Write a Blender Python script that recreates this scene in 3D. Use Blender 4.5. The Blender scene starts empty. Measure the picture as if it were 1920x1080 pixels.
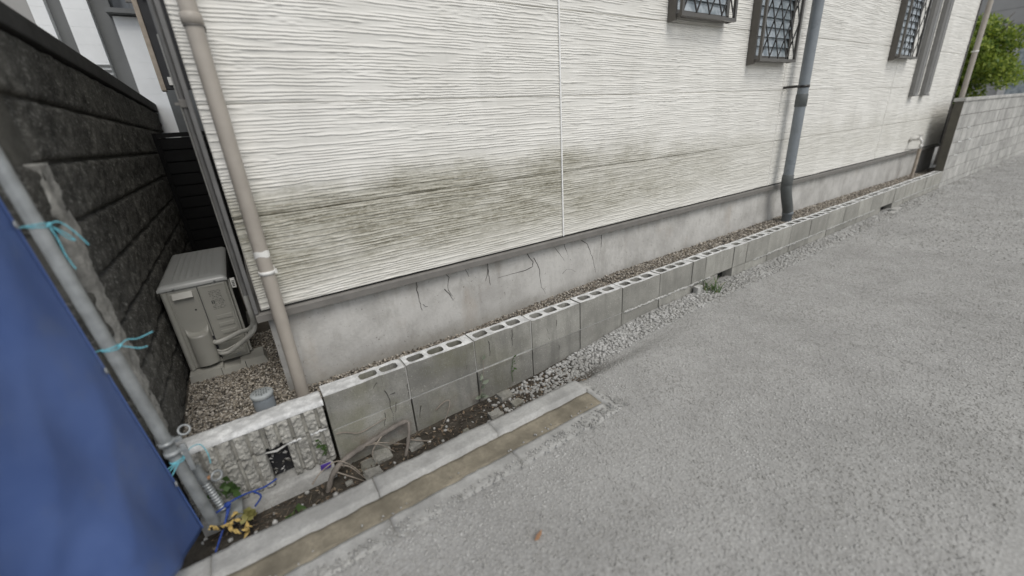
import bpy, bmesh, math, random
import numpy as np
from mathutils import Vector, Matrix
random.seed(7); rng = np.random.default_rng(7)
R = math.radians
S = bpy.context.scene
COL = S.collection

# ------------------------------------------------------------------ camera
CAM = Vector((-1.8081, -2.1371, 0.7730))
yaw, pit, rol = 0.56615, 0.37089, -0.06949
fw = Vector((math.sin(yaw)*math.cos(pit), math.cos(yaw)*math.cos(pit), -math.sin(pit)))
rt = fw.cross(Vector((0, 0, 1))).normalized(); up = rt.cross(fw)
rt2 = rt*math.cos(rol) + up*math.sin(rol); up2 = up*math.cos(rol) - rt*math.sin(rol)
cd = bpy.data.cameras.new('camera'); cam = bpy.data.objects.new('camera', cd); COL.objects.link(cam)
m3 = Matrix((rt2, up2, -fw)).transposed()
cam.matrix_world = Matrix.Translation(CAM) @ m3.to_4x4()
cd.sensor_width = 36; cd.lens = 771.65*36/1920; cd.clip_start = .02; cd.clip_end = 600
cd.dof.use_dof = True; cd.dof.focus_distance = 2.75; cd.dof.aperture_fstop = 0.85
S.camera = cam
# ------------------------------------------------------------------ world, sun, exposure
SUN_EL, SUN_AZ = R(54), R(180)          # azimuth clockwise from +Y
w = bpy.data.worlds.new('World'); S.world = w; w.use_nodes = True
nt = w.node_tree; nt.nodes.clear()
wo = nt.nodes.new('ShaderNodeOutputWorld'); bg = nt.nodes.new('ShaderNodeBackground'); sk = nt.nodes.new('ShaderNodeTexSky')
hs = nt.nodes.new('ShaderNodeHueSaturation'); hs.inputs['Saturation'].default_value = .3
sk.sky_type = 'NISHITA'; sk.sun_disc = False; sk.sun_elevation = SUN_EL; sk.sun_rotation = SUN_AZ
sk.air_density = 1.0; sk.dust_density = 1.5; sk.ozone_density = 1.0
nt.links.new(sk.outputs[0], hs.inputs['Color']); nt.links.new(hs.outputs[0], bg.inputs[0]); nt.links.new(bg.outputs[0], wo.inputs[0])
bg.inputs[1].default_value = .12
sd = bpy.data.lights.new('sun', 'SUN'); sd.energy = 1.2; sd.angle = R(30); sd.color = (1, .97, .92)
so = bpy.data.objects.new('sun', sd); COL.objects.link(so)
sv = Vector((math.sin(SUN_AZ)*math.cos(SUN_EL), math.cos(SUN_AZ)*math.cos(SUN_EL), math.sin(SUN_EL)))
so.rotation_euler = sv.to_track_quat('Z', 'Y').to_euler(); so.location = sv*12
S.view_settings.view_transform = 'Standard'; S.view_settings.look = 'None'
S.view_settings.exposure = 0.38; S.view_settings.gamma = 1.0; S.view_settings.use_curve_mapping = False

# ------------------------------------------------------------------ noise in numpy
def hsh(i, j, s):
    v = np.sin(i*127.1 + j*311.7 + s*74.7)*43758.5453
    return v - np.floor(v)
def vn(x, y, s=0):
    x = np.asarray(x, float); y = np.asarray(y, float)
    i = np.floor(x); j = np.floor(y); u = x-i; v = y-j
    u = u*u*(3-2*u); v = v*v*(3-2*v)
    a = hsh(i, j, s); b = hsh(i+1, j, s); c = hsh(i, j+1, s); d = hsh(i+1, j+1, s)
    return (a+(b-a)*u)*(1-v) + (c+(d-c)*u)*v
def fbm(x, y, s=0, o=4):
    t = 0; a = .5
    for k in range(o):
        t = t + a*vn(x*2**k, y*2**k, s+k*3.1); a *= .5
    return t/(1-.5**o)

# ------------------------------------------------------------------ materials
def _n(nt, t, **kw):
    n = nt.nodes.new(t)
    for k, v in kw.items(): setattr(n, k, v)
    return n
class Mat:
    def __init__(s, name, rough=.85, spec=.3, metal=0):
        s.m = bpy.data.materials.new(name); s.m.use_nodes = True; s.nt = s.m.node_tree
        s.b = s.nt.nodes['Principled BSDF']; s.b.inputs['Roughness'].default_value = rough
        s.b.inputs['Specular IOR Level'].default_value = spec; s.b.inputs['Metallic'].default_value = metal
        s.pos = _n(s.nt, 'ShaderNodeNewGeometry').outputs['Position']
    def link(s, a, b): s.nt.links.new(a, b)
    def mapped(s, sc=(1, 1, 1), off=(0, 0, 0)):
        mp = _n(s.nt, 'ShaderNodeMapping'); mp.inputs['Scale'].default_value = sc; mp.inputs['Location'].default_value = off
        s.link(s.pos, mp.inputs['Vector']); return mp.outputs[0]
    def noise(s, scale, detail=5, rough=.6, sc=(1, 1, 1), off=(0, 0, 0), dist=0):
        n = _n(s.nt, 'ShaderNodeTexNoise'); n.inputs['Scale'].default_value = scale; n.inputs['Detail'].default_value = detail
        n.inputs['Roughness'].default_value = rough; n.inputs['Distortion'].default_value = dist
        s.link(s.mapped(sc, off), n.inputs['Vector']); return n.outputs['Fac']
    def voro(s, scale, feat='F1', sc=(1, 1, 1)):
        n = _n(s.nt, 'ShaderNodeTexVoronoi'); n.inputs['Scale'].default_value = scale; n.feature = feat
        s.link(s.mapped(sc), n.inputs['Vector']); return n
    def ramp(s, fac, lo, hi, a=0., b=1.):
        n = _n(s.nt, 'ShaderNodeMapRange'); n.interpolation_type = 'SMOOTHSTEP'
        n.inputs[1].default_value = lo; n.inputs[2].default_value = hi; n.inputs[3].default_value = a; n.inputs[4].default_value = b
        s.link(fac, n.inputs[0]); return n.outputs[0]
    def math(s, op, a, b=None):
        n = _n(s.nt, 'ShaderNodeMath', operation=op)
        for k, v in ((0, a), (1, b)):
            if v is None: continue
            if isinstance(v, (int, float)): n.inputs[k].default_value = v
            else: s.link(v, n.inputs[k])
        return n.outputs[0]
    def mix(s, fac, a, b, blend='MIX'):
        n = _n(s.nt, 'ShaderNodeMix', data_type='RGBA', blend_type=blend)
        for k, v in ((0, fac), (6, a), (7, b)):
            if isinstance(v, (int, float)): n.inputs[k].default_value = v
            elif isinstance(v, tuple): n.inputs[k].default_value = (*v, 1)
            else: s.link(v, n.inputs[k])
        return n.outputs[2]
    def sep(s):
        n = _n(s.nt, 'ShaderNodeSeparateXYZ'); s.link(s.pos, n.inputs[0]); return n.outputs
    def rand(s): return _n(s.nt, 'ShaderNodeObjectInfo').outputs['Random']
    def isl(s): return _n(s.nt, 'ShaderNodeNewGeometry').outputs['Random Per Island']
    def color(s, c): 
        if isinstance(c, tuple): s.b.inputs['Base Color'].default_value = (*c, 1)
        else: s.link(c, s.b.inputs['Base Color'])
    def bump(s, h, strength=.3, dist=.003):
        n = _n(s.nt, 'ShaderNodeBump'); n.inputs['Strength'].default_value = strength; n.inputs['Distance'].default_value = dist
        s.link(h, n.inputs['Height']); s.link(n.outputs[0], s.b.inputs['Normal'])
    def vary(s, c, amt=.15):        # per-object brightness
        f = s.ramp(s.rand(), 0, 1, 1-amt, 1+amt*.6)
        cmb = _n(s.nt, 'ShaderNodeCombineColor')
        for k in range(3): s.link(f, cmb.inputs[k])
        return s.mix(1.0, c, cmb.outputs[0], 'MULTIPLY')
def scl(c, k): return tuple(x*k for x in c)
def stone(name, c, amp=.35, scale=6, fine=90, rough=.9, bump=.4, bd=.003, vary=0, streak=0, spec=.2):
    m = Mat(name, rough, spec)
    a = m.noise(scale, 6, .65); b = m.noise(fine, 4, .7)
    col = m.mix(m.ramp(a, .3, .7), scl(c, 1-amp), scl(c, 1+amp*.45))
    col = m.mix(m.ramp(b, .35, .7, 0, .5), col, scl(c, .62))
    if streak:
        st = m.noise(22, 3, .5, (1, 1, .06)); col = m.mix(m.ramp(st, .52, .68, 0, streak), col, scl(c, .55))
        st = m.noise(17, 3, .5, (1, 1, .05), (3, 0, 0)); col = m.mix(m.ramp(st, .58, .72, 0, streak*.8), col, scl(c, 1.35))
    if vary: col = m.vary(col, vary)
    m.color(col); m.bump(b, bump, bd); m._c = col
    return m
def plain(name, c, rough=.5, metal=0, spec=.5, amp=.12, scale=14, dirt=0):
    m = Mat(name, rough, spec, metal)
    a = m.noise(scale, 5, .6); col = m.mix(m.ramp(a, .3, .7), scl(c, 1-amp), scl(c, 1+amp))
    if dirt:
        d = m.noise(5, 6, .7, off=(2, 1, 0)); col = m.mix(m.ramp(d, .5, .75, 0, dirt), col, (c[0]*.4+.03, c[1]*.4+.027, c[2]*.4+.02))
    m.color(col); m.link(m.ramp(a, .3, .7, max(rough-.1, .05), min(rough+.12, 1)), m.b.inputs['Roughness'])
    m.bump(m.noise(scale*12, 3), .06, .001)
    return m

MT = {}
# siding: white painted boards with an algae stain over the lowest boards
def siding(name, stain):
    m = Mat(name, .62, .35)
    base = m.mix(m.ramp(m.noise(3, 5, .6), .3, .7), (.64, .624, .575), (.72, .704, .655))
    dirt = m.ramp(m.noise(5, 6, .7, (1, 1, .12)), .52, .75, 0, .16); base = m.mix(dirt, base, (.36, .35, .32))
    fl = m.ramp(m.noise(160, 2, .5), .74, .78); base = m.mix(m.math('MULTIPLY', fl, .35), base, (.25, .24, .22))
    if stain:
        x, y, z = m.sep()
        # height of the tide line wanders with x
        edge = m.math('ADD', m.math('MULTIPLY', m.noise(1.5, 6, .7, (1, 1, .8), (2.2, 0, 0)), .5), .34)
        up_ = m.ramp(m.math('SUBTRACT', z, edge), -.12, .10, 1, 0)
        lowf = m.ramp(z, .03, .28, .22, 1)
        xm = m.math('MULTIPLY', m.ramp(x, -2.1, -1.65, .5, 1), m.ramp(x, -.5, 3.0, 1, .22))
        blot = m.ramp(m.noise(2.1, 5, .6, (1, 1, 1.6), (4, 0, 1)), .36, .58, .62, 1)
        strk = m.ramp(m.noise(30, 6, .8, (.16, 1, 3.4)), .34, .64)
        k = m.math('MULTIPLY', m.math('MULTIPLY', up_, lowf), m.math('MULTIPLY', xm, blot))
        base = m.mix(m.math('MULTIPLY', k, .6), base, (.395, .378, .29))
        base = m.mix(m.math('MULTIPLY', m.math('MULTIPLY', k, m.math('MULTIPLY', strk, m.ramp(m.noise(95, 4, .75, (.5, 1, 1)), .34, .56, .4, 1))), 1.0), base, (.155, .14, .095))
        # dark line of grime along the first board joint
        jl = m.math('ABSOLUTE', m.math('SUBTRACT', z, .486))
        jm = m.math('MULTIPLY', m.ramp(jl, .002, .016, 1, 0), m.math('MULTIPLY', xm, m.ramp(m.noise(3, 4), .35, .6)))
        base = m.mix(m.math('MULTIPLY', jm, .5), base, (.12, .11, .075))
    m.color(base); m.bump(m.noise(75, 4, .7, (.35, 1, 1)), .25, .0025)
    return m
SID = siding('siding_paint', True); SIDP = siding('siding_plain', False)
DRIP = plain('grey_brown_metal', (.165, .156, .142), .45, 0, .4, .08, dirt=.3)
TRIM = plain('grey_trim', (.13, .127, .122), .5, dirt=.3)
SEAL = plain('sealant', (.78, .775, .75), .6)
DARK = plain('dark_recess', (.015, .015, .014), .9)
# foundation render
def found():
    m = Mat('foundation_render', .9, .2)
    c = m.mix(m.ramp(m.noise(3.2, 7, .65), .32, .68), (.37, .358, .335), (.515, .502, .472))
    st = m.noise(12, 4, .6, (1, 1, .1)); c = m.mix(m.ramp(st, .52, .75, 0, .28), c, (.25, .235, .21))
    st = m.noise(15, 4, .6, (1, 1, .09), (5, 0, 0)); c = m.mix(m.ramp(st, .6, .75, 0, .35), c, (.52, .51, .48))
    rs = m.noise(4, 5, .6, (1, 1, .4), (9, 0, 3)); c = m.mix(m.ramp(rs, .56, .72, 0, .3), c, (.31, .24, .17))
    sp = m.noise(48, 3, .6, off=(1, 2, 3)); c = m.mix(m.ramp(sp, .66, .73, 0, .7), c, (.17, .16, .14))
    bl = m.noise(9, 6, .75, (1, 1, .55), (2, 7, 1)); c = m.mix(m.ramp(bl, .5, .72, 0, .5), c, (.27, .258, .23))
    x, y, z = m.sep(); dn = m.math('ADD', z, m.math('MULTIPLY', m.noise(7, 5, .7), .16)); c = m.mix(m.ramp(dn, -.36, -.22, .5, 0), c, (.24, .225, .185))
    tp_ = m.math('ADD', z, m.math('MULTIPLY', m.noise(16, 4, .6, (1, 1, .05), (3, 3, 0)), .3)); c = m.mix(m.ramp(tp_, .08, .19, 0, .45), c, (.25, .225, .18))
    m.color(c); m.bump(m.noise(26, 6, .7), .6, .008); return m
FND = found()
def blockmat(name, c, moss=0, vary=.16):
    m = Mat(name, .93, .15)
    c0 = m.mix(m.ramp(m.noise(5, 6, .65), .3, .7), scl(c, .75), scl(c, 1.18))
    c0 = m.mix(m.ramp(m.noise(150, 3, .6), .5, .72, 0, .55), c0, scl(c, .5))
    c0 = m.mix(m.ramp(m.noise(120, 2, .5, off=(3, 3, 3)), .64, .7, 0, .55), c0, scl(c, 1.8))
    st = m.noise(14, 4, .6, (1, 1, .12)); c0 = m.mix(m.ramp(st, .46, .7, 0, .55), c0, scl(c, .55)); pt2 = m.noise(38, 5, .75, off=(6, 1, 2)); c0 = m.mix(m.ramp(pt2, .6, .74, 0, .6), c0, scl(c, .42))
    if moss:
        x, y, z = m.sep()
        k = m.math('MULTIPLY', m.ramp(x, -1.2, -.3, 1, 0), m.ramp(m.noise(3.4, 5, .6), .42, .66))
        c0 = m.mix(m.math('MULTIPLY', k, .5), c0, (.155, .15, .085))
        k2 = m.math('MULTIPLY', m.ramp(z, -.72, -.5, 1, 0), m.ramp(m.noise(6, 5, .6, off=(7, 0, 0)), .48, .66))
        c0 = m.mix(m.math('MULTIPLY', m.math('MULTIPLY', k2, m.ramp(x, -1.3, -.8, 1, .15)), .6), c0, (.17, .115, .085))
        gl = m.ramp(x, -.9, 1.2); c0 = m.mix(m.math('MULTIPLY', gl, .22), c0, scl(c, 1.7))
    c0 = m.vary(c0, vary); m.color(c0); m.bump(m.noise(120, 6, .8), .9, .005); return m
BLK = blockmat('concrete_block', (.285, .278, .25), 1)
TALL = blockmat('pale_concrete_block', (.44, .432, .405), 0, .1)
TOP = stone('pale_cut_mortar', (.68, .68, .66), .36, 22, 120, .9, .6, .004)
MOR = stone('mortar', (.46, .455, .43), .25, 14, 130, .95, .6, .004)
MORD = stone('dark_mortar_joint', (.12, .115, .10), .3, 14, 120, .95, .5)
RIB = stone('split_face_block', (.40, .388, .35), .4, 25, 140, .95, .9, .005, .08)
RIB.color(RIB.mix(RIB.ramp(RIB.noise(110, 4, .7, off=(4, 4, 4)), .58, .72, 0, .75), RIB._c, (.10, .096, .082)))
FOOT = stone('footing_concrete', (.36, .355, .335), .35, 7, 90, .95, .5)
ENDP = plain('dark_olive_end', (.105, .098, .08), .85, 0, .15, .12, 6)  # end face darker and more olive than the block faces
LWALL = stone('dark_split_stone', (.10, .096, .084), .5, 9, 130, .95, .8, .004, .15)
LWALL.color(LWALL.mix(LWALL.ramp(LWALL.noise(75, 5, .75, off=(4, 4, 4)), .5, .68, 0, .9), LWALL._c, (.25, .243, .22)))
LCAP = stone('dark_coping', (.06, .058, .054), .3, 5, 70, .9, .3)
SCAR = stone('mortar_scar', (.34, .33, .30), .4, 14, 120, .95, .7, .004)
PIPEB = plain('beige_pvc', (.36, .325, .28), .42, 0, .4, .06, 8, dirt=.25)
PIPEG = plain('grey_pvc', (.19, .21, .225), .35, 0, .5, .08, 8, dirt=.3)
PIPED = plain('dark_grey_pvc', (.10, .107, .105), .45, 0, .4, .15, 8, dirt=.3)
WHT = plain('white_tape', (.7, .69, .65), .6, dirt=.4)
ACM = plain('warm_grey_enamel', (.305, .298, .265), .38, 0, .5, .05, 5, dirt=.15)
ACT = Mat('grey_enamel_top', .3, .5); ACT.color((.30, .303, .29))
ACF = plain('grey_plastic_base', (.37, .36, .32), .6, 0, .3, .08, 9, dirt=.3)
INSUL = plain('pipe_wrap', (.46, .452, .415), .6, 0, .3, .08, 20, dirt=.2)
BLACK = plain('black_fin', (.018, .018, .02), .6)
INK = plain('dark_print', (.05, .05, .05), .7)
STEEL = plain('galvanised_steel', (.33, .345, .345), .5, .5, .5, .15, 20, dirt=.3)
WIN = plain('bronze_aluminium', (.105, .097, .086), .38, .35, .5, .1, 10, dirt=.2)
WIND = plain('dark_bronze_aluminium', (.035, .032, .03), .38, .35, .5, .1, 10)
def glass():
    m = Mat('figured_glass', .12, .6); c = m.mix(m.ramp(m.noise(9, 3), .35, .65), (.20, .235, .255), (.40, .44, .46)); m.color(c)
    m.bump(m.noise(60, 2), .25, .004); return m
GLS = glass()
DUCT = plain('duct_cover_grey', (.20, .197, .188), .5, 0, .4, .06, 6, dirt=.2)
BRASS = plain('chromed_tap', (.5, .49, .46), .35, .6, .5, .2, 30, dirt=.4)
TPIPE = plain('tan_tap_pipe', (.34, .29, .235), .6, 0, .3, .15, 20, dirt=.3)
BARK = stone('grey_dead_wood', (.20, .178, .155), .4, 18, 160, .9, .5)
ROOT = stone('pale_root', (.30, .26, .215), .35, 20, 150, .9, .3)
CRK = plain('crack_dark', (.045, .042, .038), .95, 0, .1)
def tarp():
    m = Mat('blue_tarpaulin', .48, .4)
    c = m.mix(m.ramp(m.noise(2.2, 4, .6), .3, .7), (.052, .096, .255), (.085, .14, .33))
    c = m.mix(m.ramp(m.noise(7, 5, .6, off=(3, 1, 0)), .5, .75, 0, .35), c, (.13, .16, .23))
    m.color(c); wv = _n(m.nt, 'ShaderNodeTexChecker'); wv.inputs['Scale'].default_value = 300; m.link(m.pos, wv.inputs['Vector'])
    m.bump(wv.outputs['Fac'], .1, .0005); return m
TARP = tarp()
CYAN = plain('pale_blue_cord', (.16, .47, .55), .6, 0, .3, .12, 60)
BLUE = plain('blue_rope', (.02, .05, .22), .6, 0, .3, .2, 80)
YEL = plain('yellow_rope', (.50, .36, .13), .8, 0, .2, .25, 80)
PURP = plain('purple_wrapper', (.06, .03, .22), .4)
LEAF = None
def leafmat(name, c, c2):
    m = Mat(name, .55, .4); f = m.isl(); col = m.mix(f, c, c2); m.color(col)
    m.b.inputs['Transmission Weight'].default_value = 0
    tr = _n(m.nt, 'ShaderNodeBsdfTranslucent'); m.link(m.mix(f, scl(c, 1.7), scl(c2, 1.7)), tr.inputs[0])
    mx = _n(m.nt, 'ShaderNodeMixShader'); mx.inputs[0].default_value = .3
    out = m.nt.nodes['Material Output']; m.link(m.b.outputs[0], mx.inputs[1]); m.link(tr.outputs[0], mx.inputs[2]); m.link(mx.outputs[0], out.inputs[0])
    return m
LEAF = leafmat('weed_leaf', (.04, .085, .025), (.085, .14, .04))
SILV = leafmat('silvery_leaf', (.19, .22, .16), (.30, .33, .26))
TREE = leafmat('tree_leaf', (.06, .12, .02), (.32, .38, .06))
DRYL = leafmat('yellow_leaf', (.25, .22, .07), (.33, .32, .12))
def pebble(name, cols, bumpk=.3, mottle=0):
    m = Mat(name, .85, .25); r = m.isl()
    rp = _n(m.nt, 'ShaderNodeValToRGB'); m.link(r, rp.inputs[0]); e = rp.color_ramp; e.interpolation = 'CONSTANT'
    while len(e.elements) < len(cols): e.elements.new(.5)
    for i, c in enumerate(cols): e.elements[i].position = i/len(cols); e.elements[i].color = (*c, 1)
    col = m.mix(m.ramp(m.noise(110, 4, .6), .4, .7, 0, .35), rp.outputs[0], (.18, .17, .15))
    if mottle:
        g1 = m.ramp(m.noise(3.1, 5, .6), .36, .64); col = m.mix(m.math('MULTIPLY', g1, mottle), col, (.24, .235, .215)); g2 = m.ramp(m.noise(5.3, 4, .6, off=(5, 2, 0)), .5, .7); col = m.mix(m.math('MULTIPLY', g2, mottle), col, (.52, .515, .495))
    m.color(col)
    m.bump(m.noise(200, 3), bumpk, .002); return m
PEB = pebble('river_pebbles', [(.15, .13, .10), (.28, .245, .195), (.42, .375, .31), (.20, .18, .155), (.35, .32, .275), (.50, .46, .40), (.25, .215, .17), (.10, .09, .077)])
GRV = pebble('crushed_stone', [(.38, .377, .36), (.42, .415, .395), (.35, .347, .33), (.47, .465, .445), (.40, .393, .375), (.37, .365, .35)], .3, .55)
def ground():
    m = Mat('gravel_ground', .95, .15); x, y, z = m.sep()
    c = m.mix(m.ramp(m.noise(2.6, 6, .6), .3, .7), (.28, .277, .265), (.38, .376, .36))
    v = m.voro(75); c = m.mix(m.ramp(v.outputs['Distance'], .25, .75, 0, .3), c, (.25, .245, .23))
    v2 = m.voro(75); c = m.mix(.3, c, m.mix(m.ramp(v2.outputs['Color'], .2, .8), (.24, .235, .22), (.38, .375, .355)))
    soil = m.math('MULTIPLY', m.ramp(z, -.68, -.62, 1, 0), m.ramp(x, -.3, .3, 1, 0))
    c = m.mix(soil, c, m.mix(m.ramp(m.noise(14, 5, .7), .3, .7), (.03, .026, .021), (.075, .066, .053)))  # dark ditch soil, colour deepened further to carry the ditch's shadow
    m.color(c); m.bump(v.outputs['Distance'], .5, .007); return m
GND = ground()
BED = stone('gravel_bed_soil', (.13, .115, .095), .3, 20, 120, .95, .6)
DIRT = stone('channel_silt', (.245, .218, .165), .45, 6, 70, .95, .5)
KERB = stone('pale_kerb_concrete', (.40, .396, .375), .3, 6, 80, .92, .5)
NWHT = plain('neighbour_white_cladding', (.82, .835, .84), .6, 0, .3, .05, 3)
NGRY = plain('neighbour_grey', (.17, .175, .175), .6, 0, .3, .1, 3)
BGW = plain('background_grey_cladding', (.36, .355, .345), .7, 0, .2, .06, 1.5)
BGT = plain('background_pale_trim', (.55, .54, .52), .6)
SHADE = plain('alley_shade_black', (.006, .006, .006), .7, 0, .2)  # deep shade of the alley put into a near-black colour

# ------------------------------------------------------------------ mesh helpers
class MB:
    def __init__(s): s.v = []; s.f = []; s.m = []; s.sm = []
    def add(s, vs, fs, mi=0, sm=False):
        o = len(s.v); s.v += [tuple(map(float, q)) for q in vs]
        for f in fs: s.f.append(tuple(o+i for i in f)); s.m.append(mi); s.sm.append(sm)
        return s
    def box(s, x0, x1, y0, y1, z0, z1, mi=0, bev=0, jit=0):
        if bev == 0:
            vs = [(x, y, z) for z in (z0, z1) for y in (y0, y1) for x in (x0, x1)]
            fs = [(0, 2, 3, 1), (4, 5, 7, 6), (0, 1, 5, 4), (2, 6, 7, 3), (0, 4, 6, 2), (1, 3, 7, 5)]
        else:
            bm = bmesh.new(); bmesh.ops.create_cube(bm, size=1)
            for v in bm.verts:
                v.co = Vector(((x0+x1)/2+v.co.x*(x1-x0), (y0+y1)/2+v.co.y*(y1-y0), (z0+z1)/2+v.co.z*(z1-z0)))
            bmesh.ops.bevel(bm, geom=list(bm.edges), offset=bev, segments=2, affect='EDGES', profile=.6)
            vs = [v.co[:] for v in bm.verts]; fs = [[v.index for v in f.verts] for f in bm.faces]; bm.free()
        if jit: vs = [tuple(c+random.uniform(-jit, jit) for c in q) for q in vs]
        return s.add(vs, fs, mi, False)
    def tube(s, pts, r, n=10, mi=0, caps=True, sm=True):
        P = [Vector(p) for p in pts]; k = len(P); rs = r if hasattr(r, '__len__') else [r]*k
        T = [(P[min(i+1, k-1)]-P[max(i-1, 0)]).normalized() for i in range(k)]
        a = T[0].orthogonal().normalized(); vs = []; fs = []
        for i in range(k):
            a = (a - T[i]*a.dot(T[i])).normalized(); b = T[i].cross(a)
            for j in range(n):
                t = 2*math.pi*j/n; vs.append(P[i]+(a*math.cos(t)+b*math.sin(t))*rs[i])
        for i in range(k-1):
            for j in range(n):
                fs.append((i*n+j, i*n+(j+1) % n, (i+1)*n+(j+1) % n, (i+1)*n+j))
        s.add(vs, fs, mi, sm)
        if caps: s.add(vs[:n], [tuple(range(n-1, -1, -1))], mi); s.add(vs[-n:], [tuple(range(n))], mi)
        return s
    def lathe(s, c, prof, n=24, mi=0, axis='z', sm=True):
        vs = []; k = len(prof)
        for r, h in prof:
            for j in range(n):
                t = 2*math.pi*j/n; p = (r*math.cos(t), r*math.sin(t), h)
                if axis == 'y': p = (p[0], p[2], p[1])
                if axis == 'x': p = (p[2], p[0], p[1])
                vs.append((c[0]+p[0], c[1]+p[1], c[2]+p[2]))
        fs = [(i*n+j, i*n+(j+1) % n, (i+1)*n+(j+1) % n, (i+1)*n+j) for i in range(k-1) for j in range(n)]
        s.add(vs, fs, mi, sm); s.add(vs[:n], [tuple(range(n-1, -1, -1))], mi); s.add(vs[-n:], [tuple(range(n))], mi); return s
    def torus(s, c, R_, r, ax=(0, 0, 1), n=24, m=8, mi=0):
        ax = Vector(ax).normalized(); a = ax.orthogonal().normalized(); b = ax.cross(a); c = Vector(c); vs = []; fs = []
        for i in range(n):
            t = 2*math.pi*i/n; d = a*math.cos(t)+b*math.sin(t)
            for j in range(m):
                q = 2*math.pi*j/m; vs.append(c+d*(R_+r*math.cos(q))+ax*r*math.sin(q))
        for i in range(n):
            for j in range(m): fs.append((i*m+j, ((i+1) % n)*m+j, ((i+1) % n)*m+(j+1) % m, i*m+(j+1) % m))
        return s.add(vs, fs, mi, True)
    def prism(s, poly, y0, y1, mi=0, sm=False):       # polygon in xz, extruded along y
        n = len(poly); vs = [(x, y0, z) for x, z in poly]+[(x, y1, z) for x, z in poly]
        fs = [tuple(range(n)), tuple(range(2*n-1, n-1, -1))]
        s.add(vs, fs, mi); s.add(vs, [(i, i+n, (i+1) % n+n, (i+1) % n) for i in range(n)], mi, sm); return s
    def mesh(s, mats, off=(0, 0, 0)):
        me = bpy.data.meshes.new('mesh'); ox, oy, oz = off
        me.from_pydata([(x-ox, y-oy, z-oz) for x, y, z in s.v], [], s.f)
        for q in (mats if isinstance(mats, (list, tuple)) else [mats]): me.materials.append(q.m)
        me.polygons.foreach_set('material_index', s.m); me.polygons.foreach_set('use_smooth', s.sm)
        bm = bmesh.new(); bm.from_mesh(me); bmesh.ops.recalc_face_normals(bm, faces=bm.faces); bm.to_mesh(me); bm.free()
        me.update(); return me
def wloc(o):
    v = Vector((0, 0, 0))
    while o: v = v+o.location; o = o.parent
    return v
def link(name, me, parent=None, loc=None):
    o = bpy.data.objects.new(name, me); COL.objects.link(o); o.parent = parent
    if loc is not None: o.location = loc
    return o
def part(name, mb, mats, parent):                    # coordinates in mb are world coordinates
    return link(name, mb.mesh(mats, wloc(parent)), parent)
def tag(o, label, cat, group=None):
    o['label'] = label; o['category'] = cat
    if group: o['group'] = group
    return o
def thing(name, label, cat, loc, group=None):
    o = bpy.data.objects.new(name, None); COL.objects.link(o); o.location = loc; o.empty_display_size = .1
    return tag(o, label, cat, group)
def single(name, mb, mats, label, cat, loc, group=None):
    o = link(name, mb.mesh(mats, loc), None, loc); return tag(o, label, cat, group)
def struct(o): o['kind'] = 'structure'; return o
def gridmesh(V, mats, smooth=True, mi=None):          # V: (a,b,3) array
    a, b = V.shape[:2]; me = bpy.data.meshes.new('mesh'); idx = np.arange(a*b).reshape(a, b)
    q = np.stack([idx[:-1, :-1], idx[:-1, 1:], idx[1:, 1:], idx[1:, :-1]], -1).reshape(-1, 4)
    me.vertices.add(a*b); me.vertices.foreach_set('co', V.reshape(-1).astype(np.float32))
    n = len(q); me.loops.add(n*4); me.loops.foreach_set('vertex_index', q.reshape(-1).astype(np.int32))
    me.polygons.add(n); me.polygons.foreach_set('loop_start', np.arange(0, n*4, 4, dtype=np.int32))
    me.polygons.foreach_set('use_smooth', np.full(n, smooth))
    me.materials.append(mats.m); me.update(calc_edges=True); me.validate(); return me
def slab(V, back, axis):                              # closes a heightfield with a rim back to a plane
    B = [V[:1].copy(), V, V[-1:].copy()]; B[0][..., axis] = back; B[2][..., axis] = back
    V = np.concatenate(B, 0); C = [V[:, :1].copy(), V, V[:, -1:].copy()]; C[0][..., axis] = back; C[2][..., axis] = back
    return np.concatenate(C, 1)

# ================================================================== SETTING
# ground sheet: lane of crushed stone, dropping into a shallow ditch along the wall foot on the left
def gz(x, y):
    x = np.asarray(x, float); y = np.asarray(y, float)
    d = np.interp(x, [-2.6, -1.7, -1.2, -.5, -.15, .3, .7], [.15, .15, .135, .115, .07, .02, 0])
    wgt = np.clip((y+.70)/.14, 0, 1); wgt = wgt*wgt*(3-2*wgt)
    far = np.clip((x-9)/40, 0, 1)
    return -.578-d*wgt-.02*far+.012*(fbm(x*1.3, y*1.3, 5)-.5)+.010*(fbm(x*9, y*9, 8)-.5)*np.clip(wgt*d*20, .25, 1)
xs = np.unique(np.concatenate([np.linspace(-200, -6, 14), np.linspace(-6, -2.8, 12), np.linspace(-2.8, 4, 190), np.linspace(4, 16, 110), np.linspace(16, 200, 24)]))
ys = np.unique(np.concatenate([np.linspace(-200, -6, 14), np.linspace(-6, -2.4, 24), np.linspace(-2.4, -.2, 90), np.linspace(-.2, 12, 12), np.linspace(12, 200, 12)]))
GX, GY = np.meshgrid(xs, ys); GZ = gz(GX, GY)
GZ = np.where(GY > -.25, np.minimum(GZ, -.6), GZ)
g = link('gravel_lane', gridmesh(np.stack([GX, GY, GZ], -1), GND)); struct(g)
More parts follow.
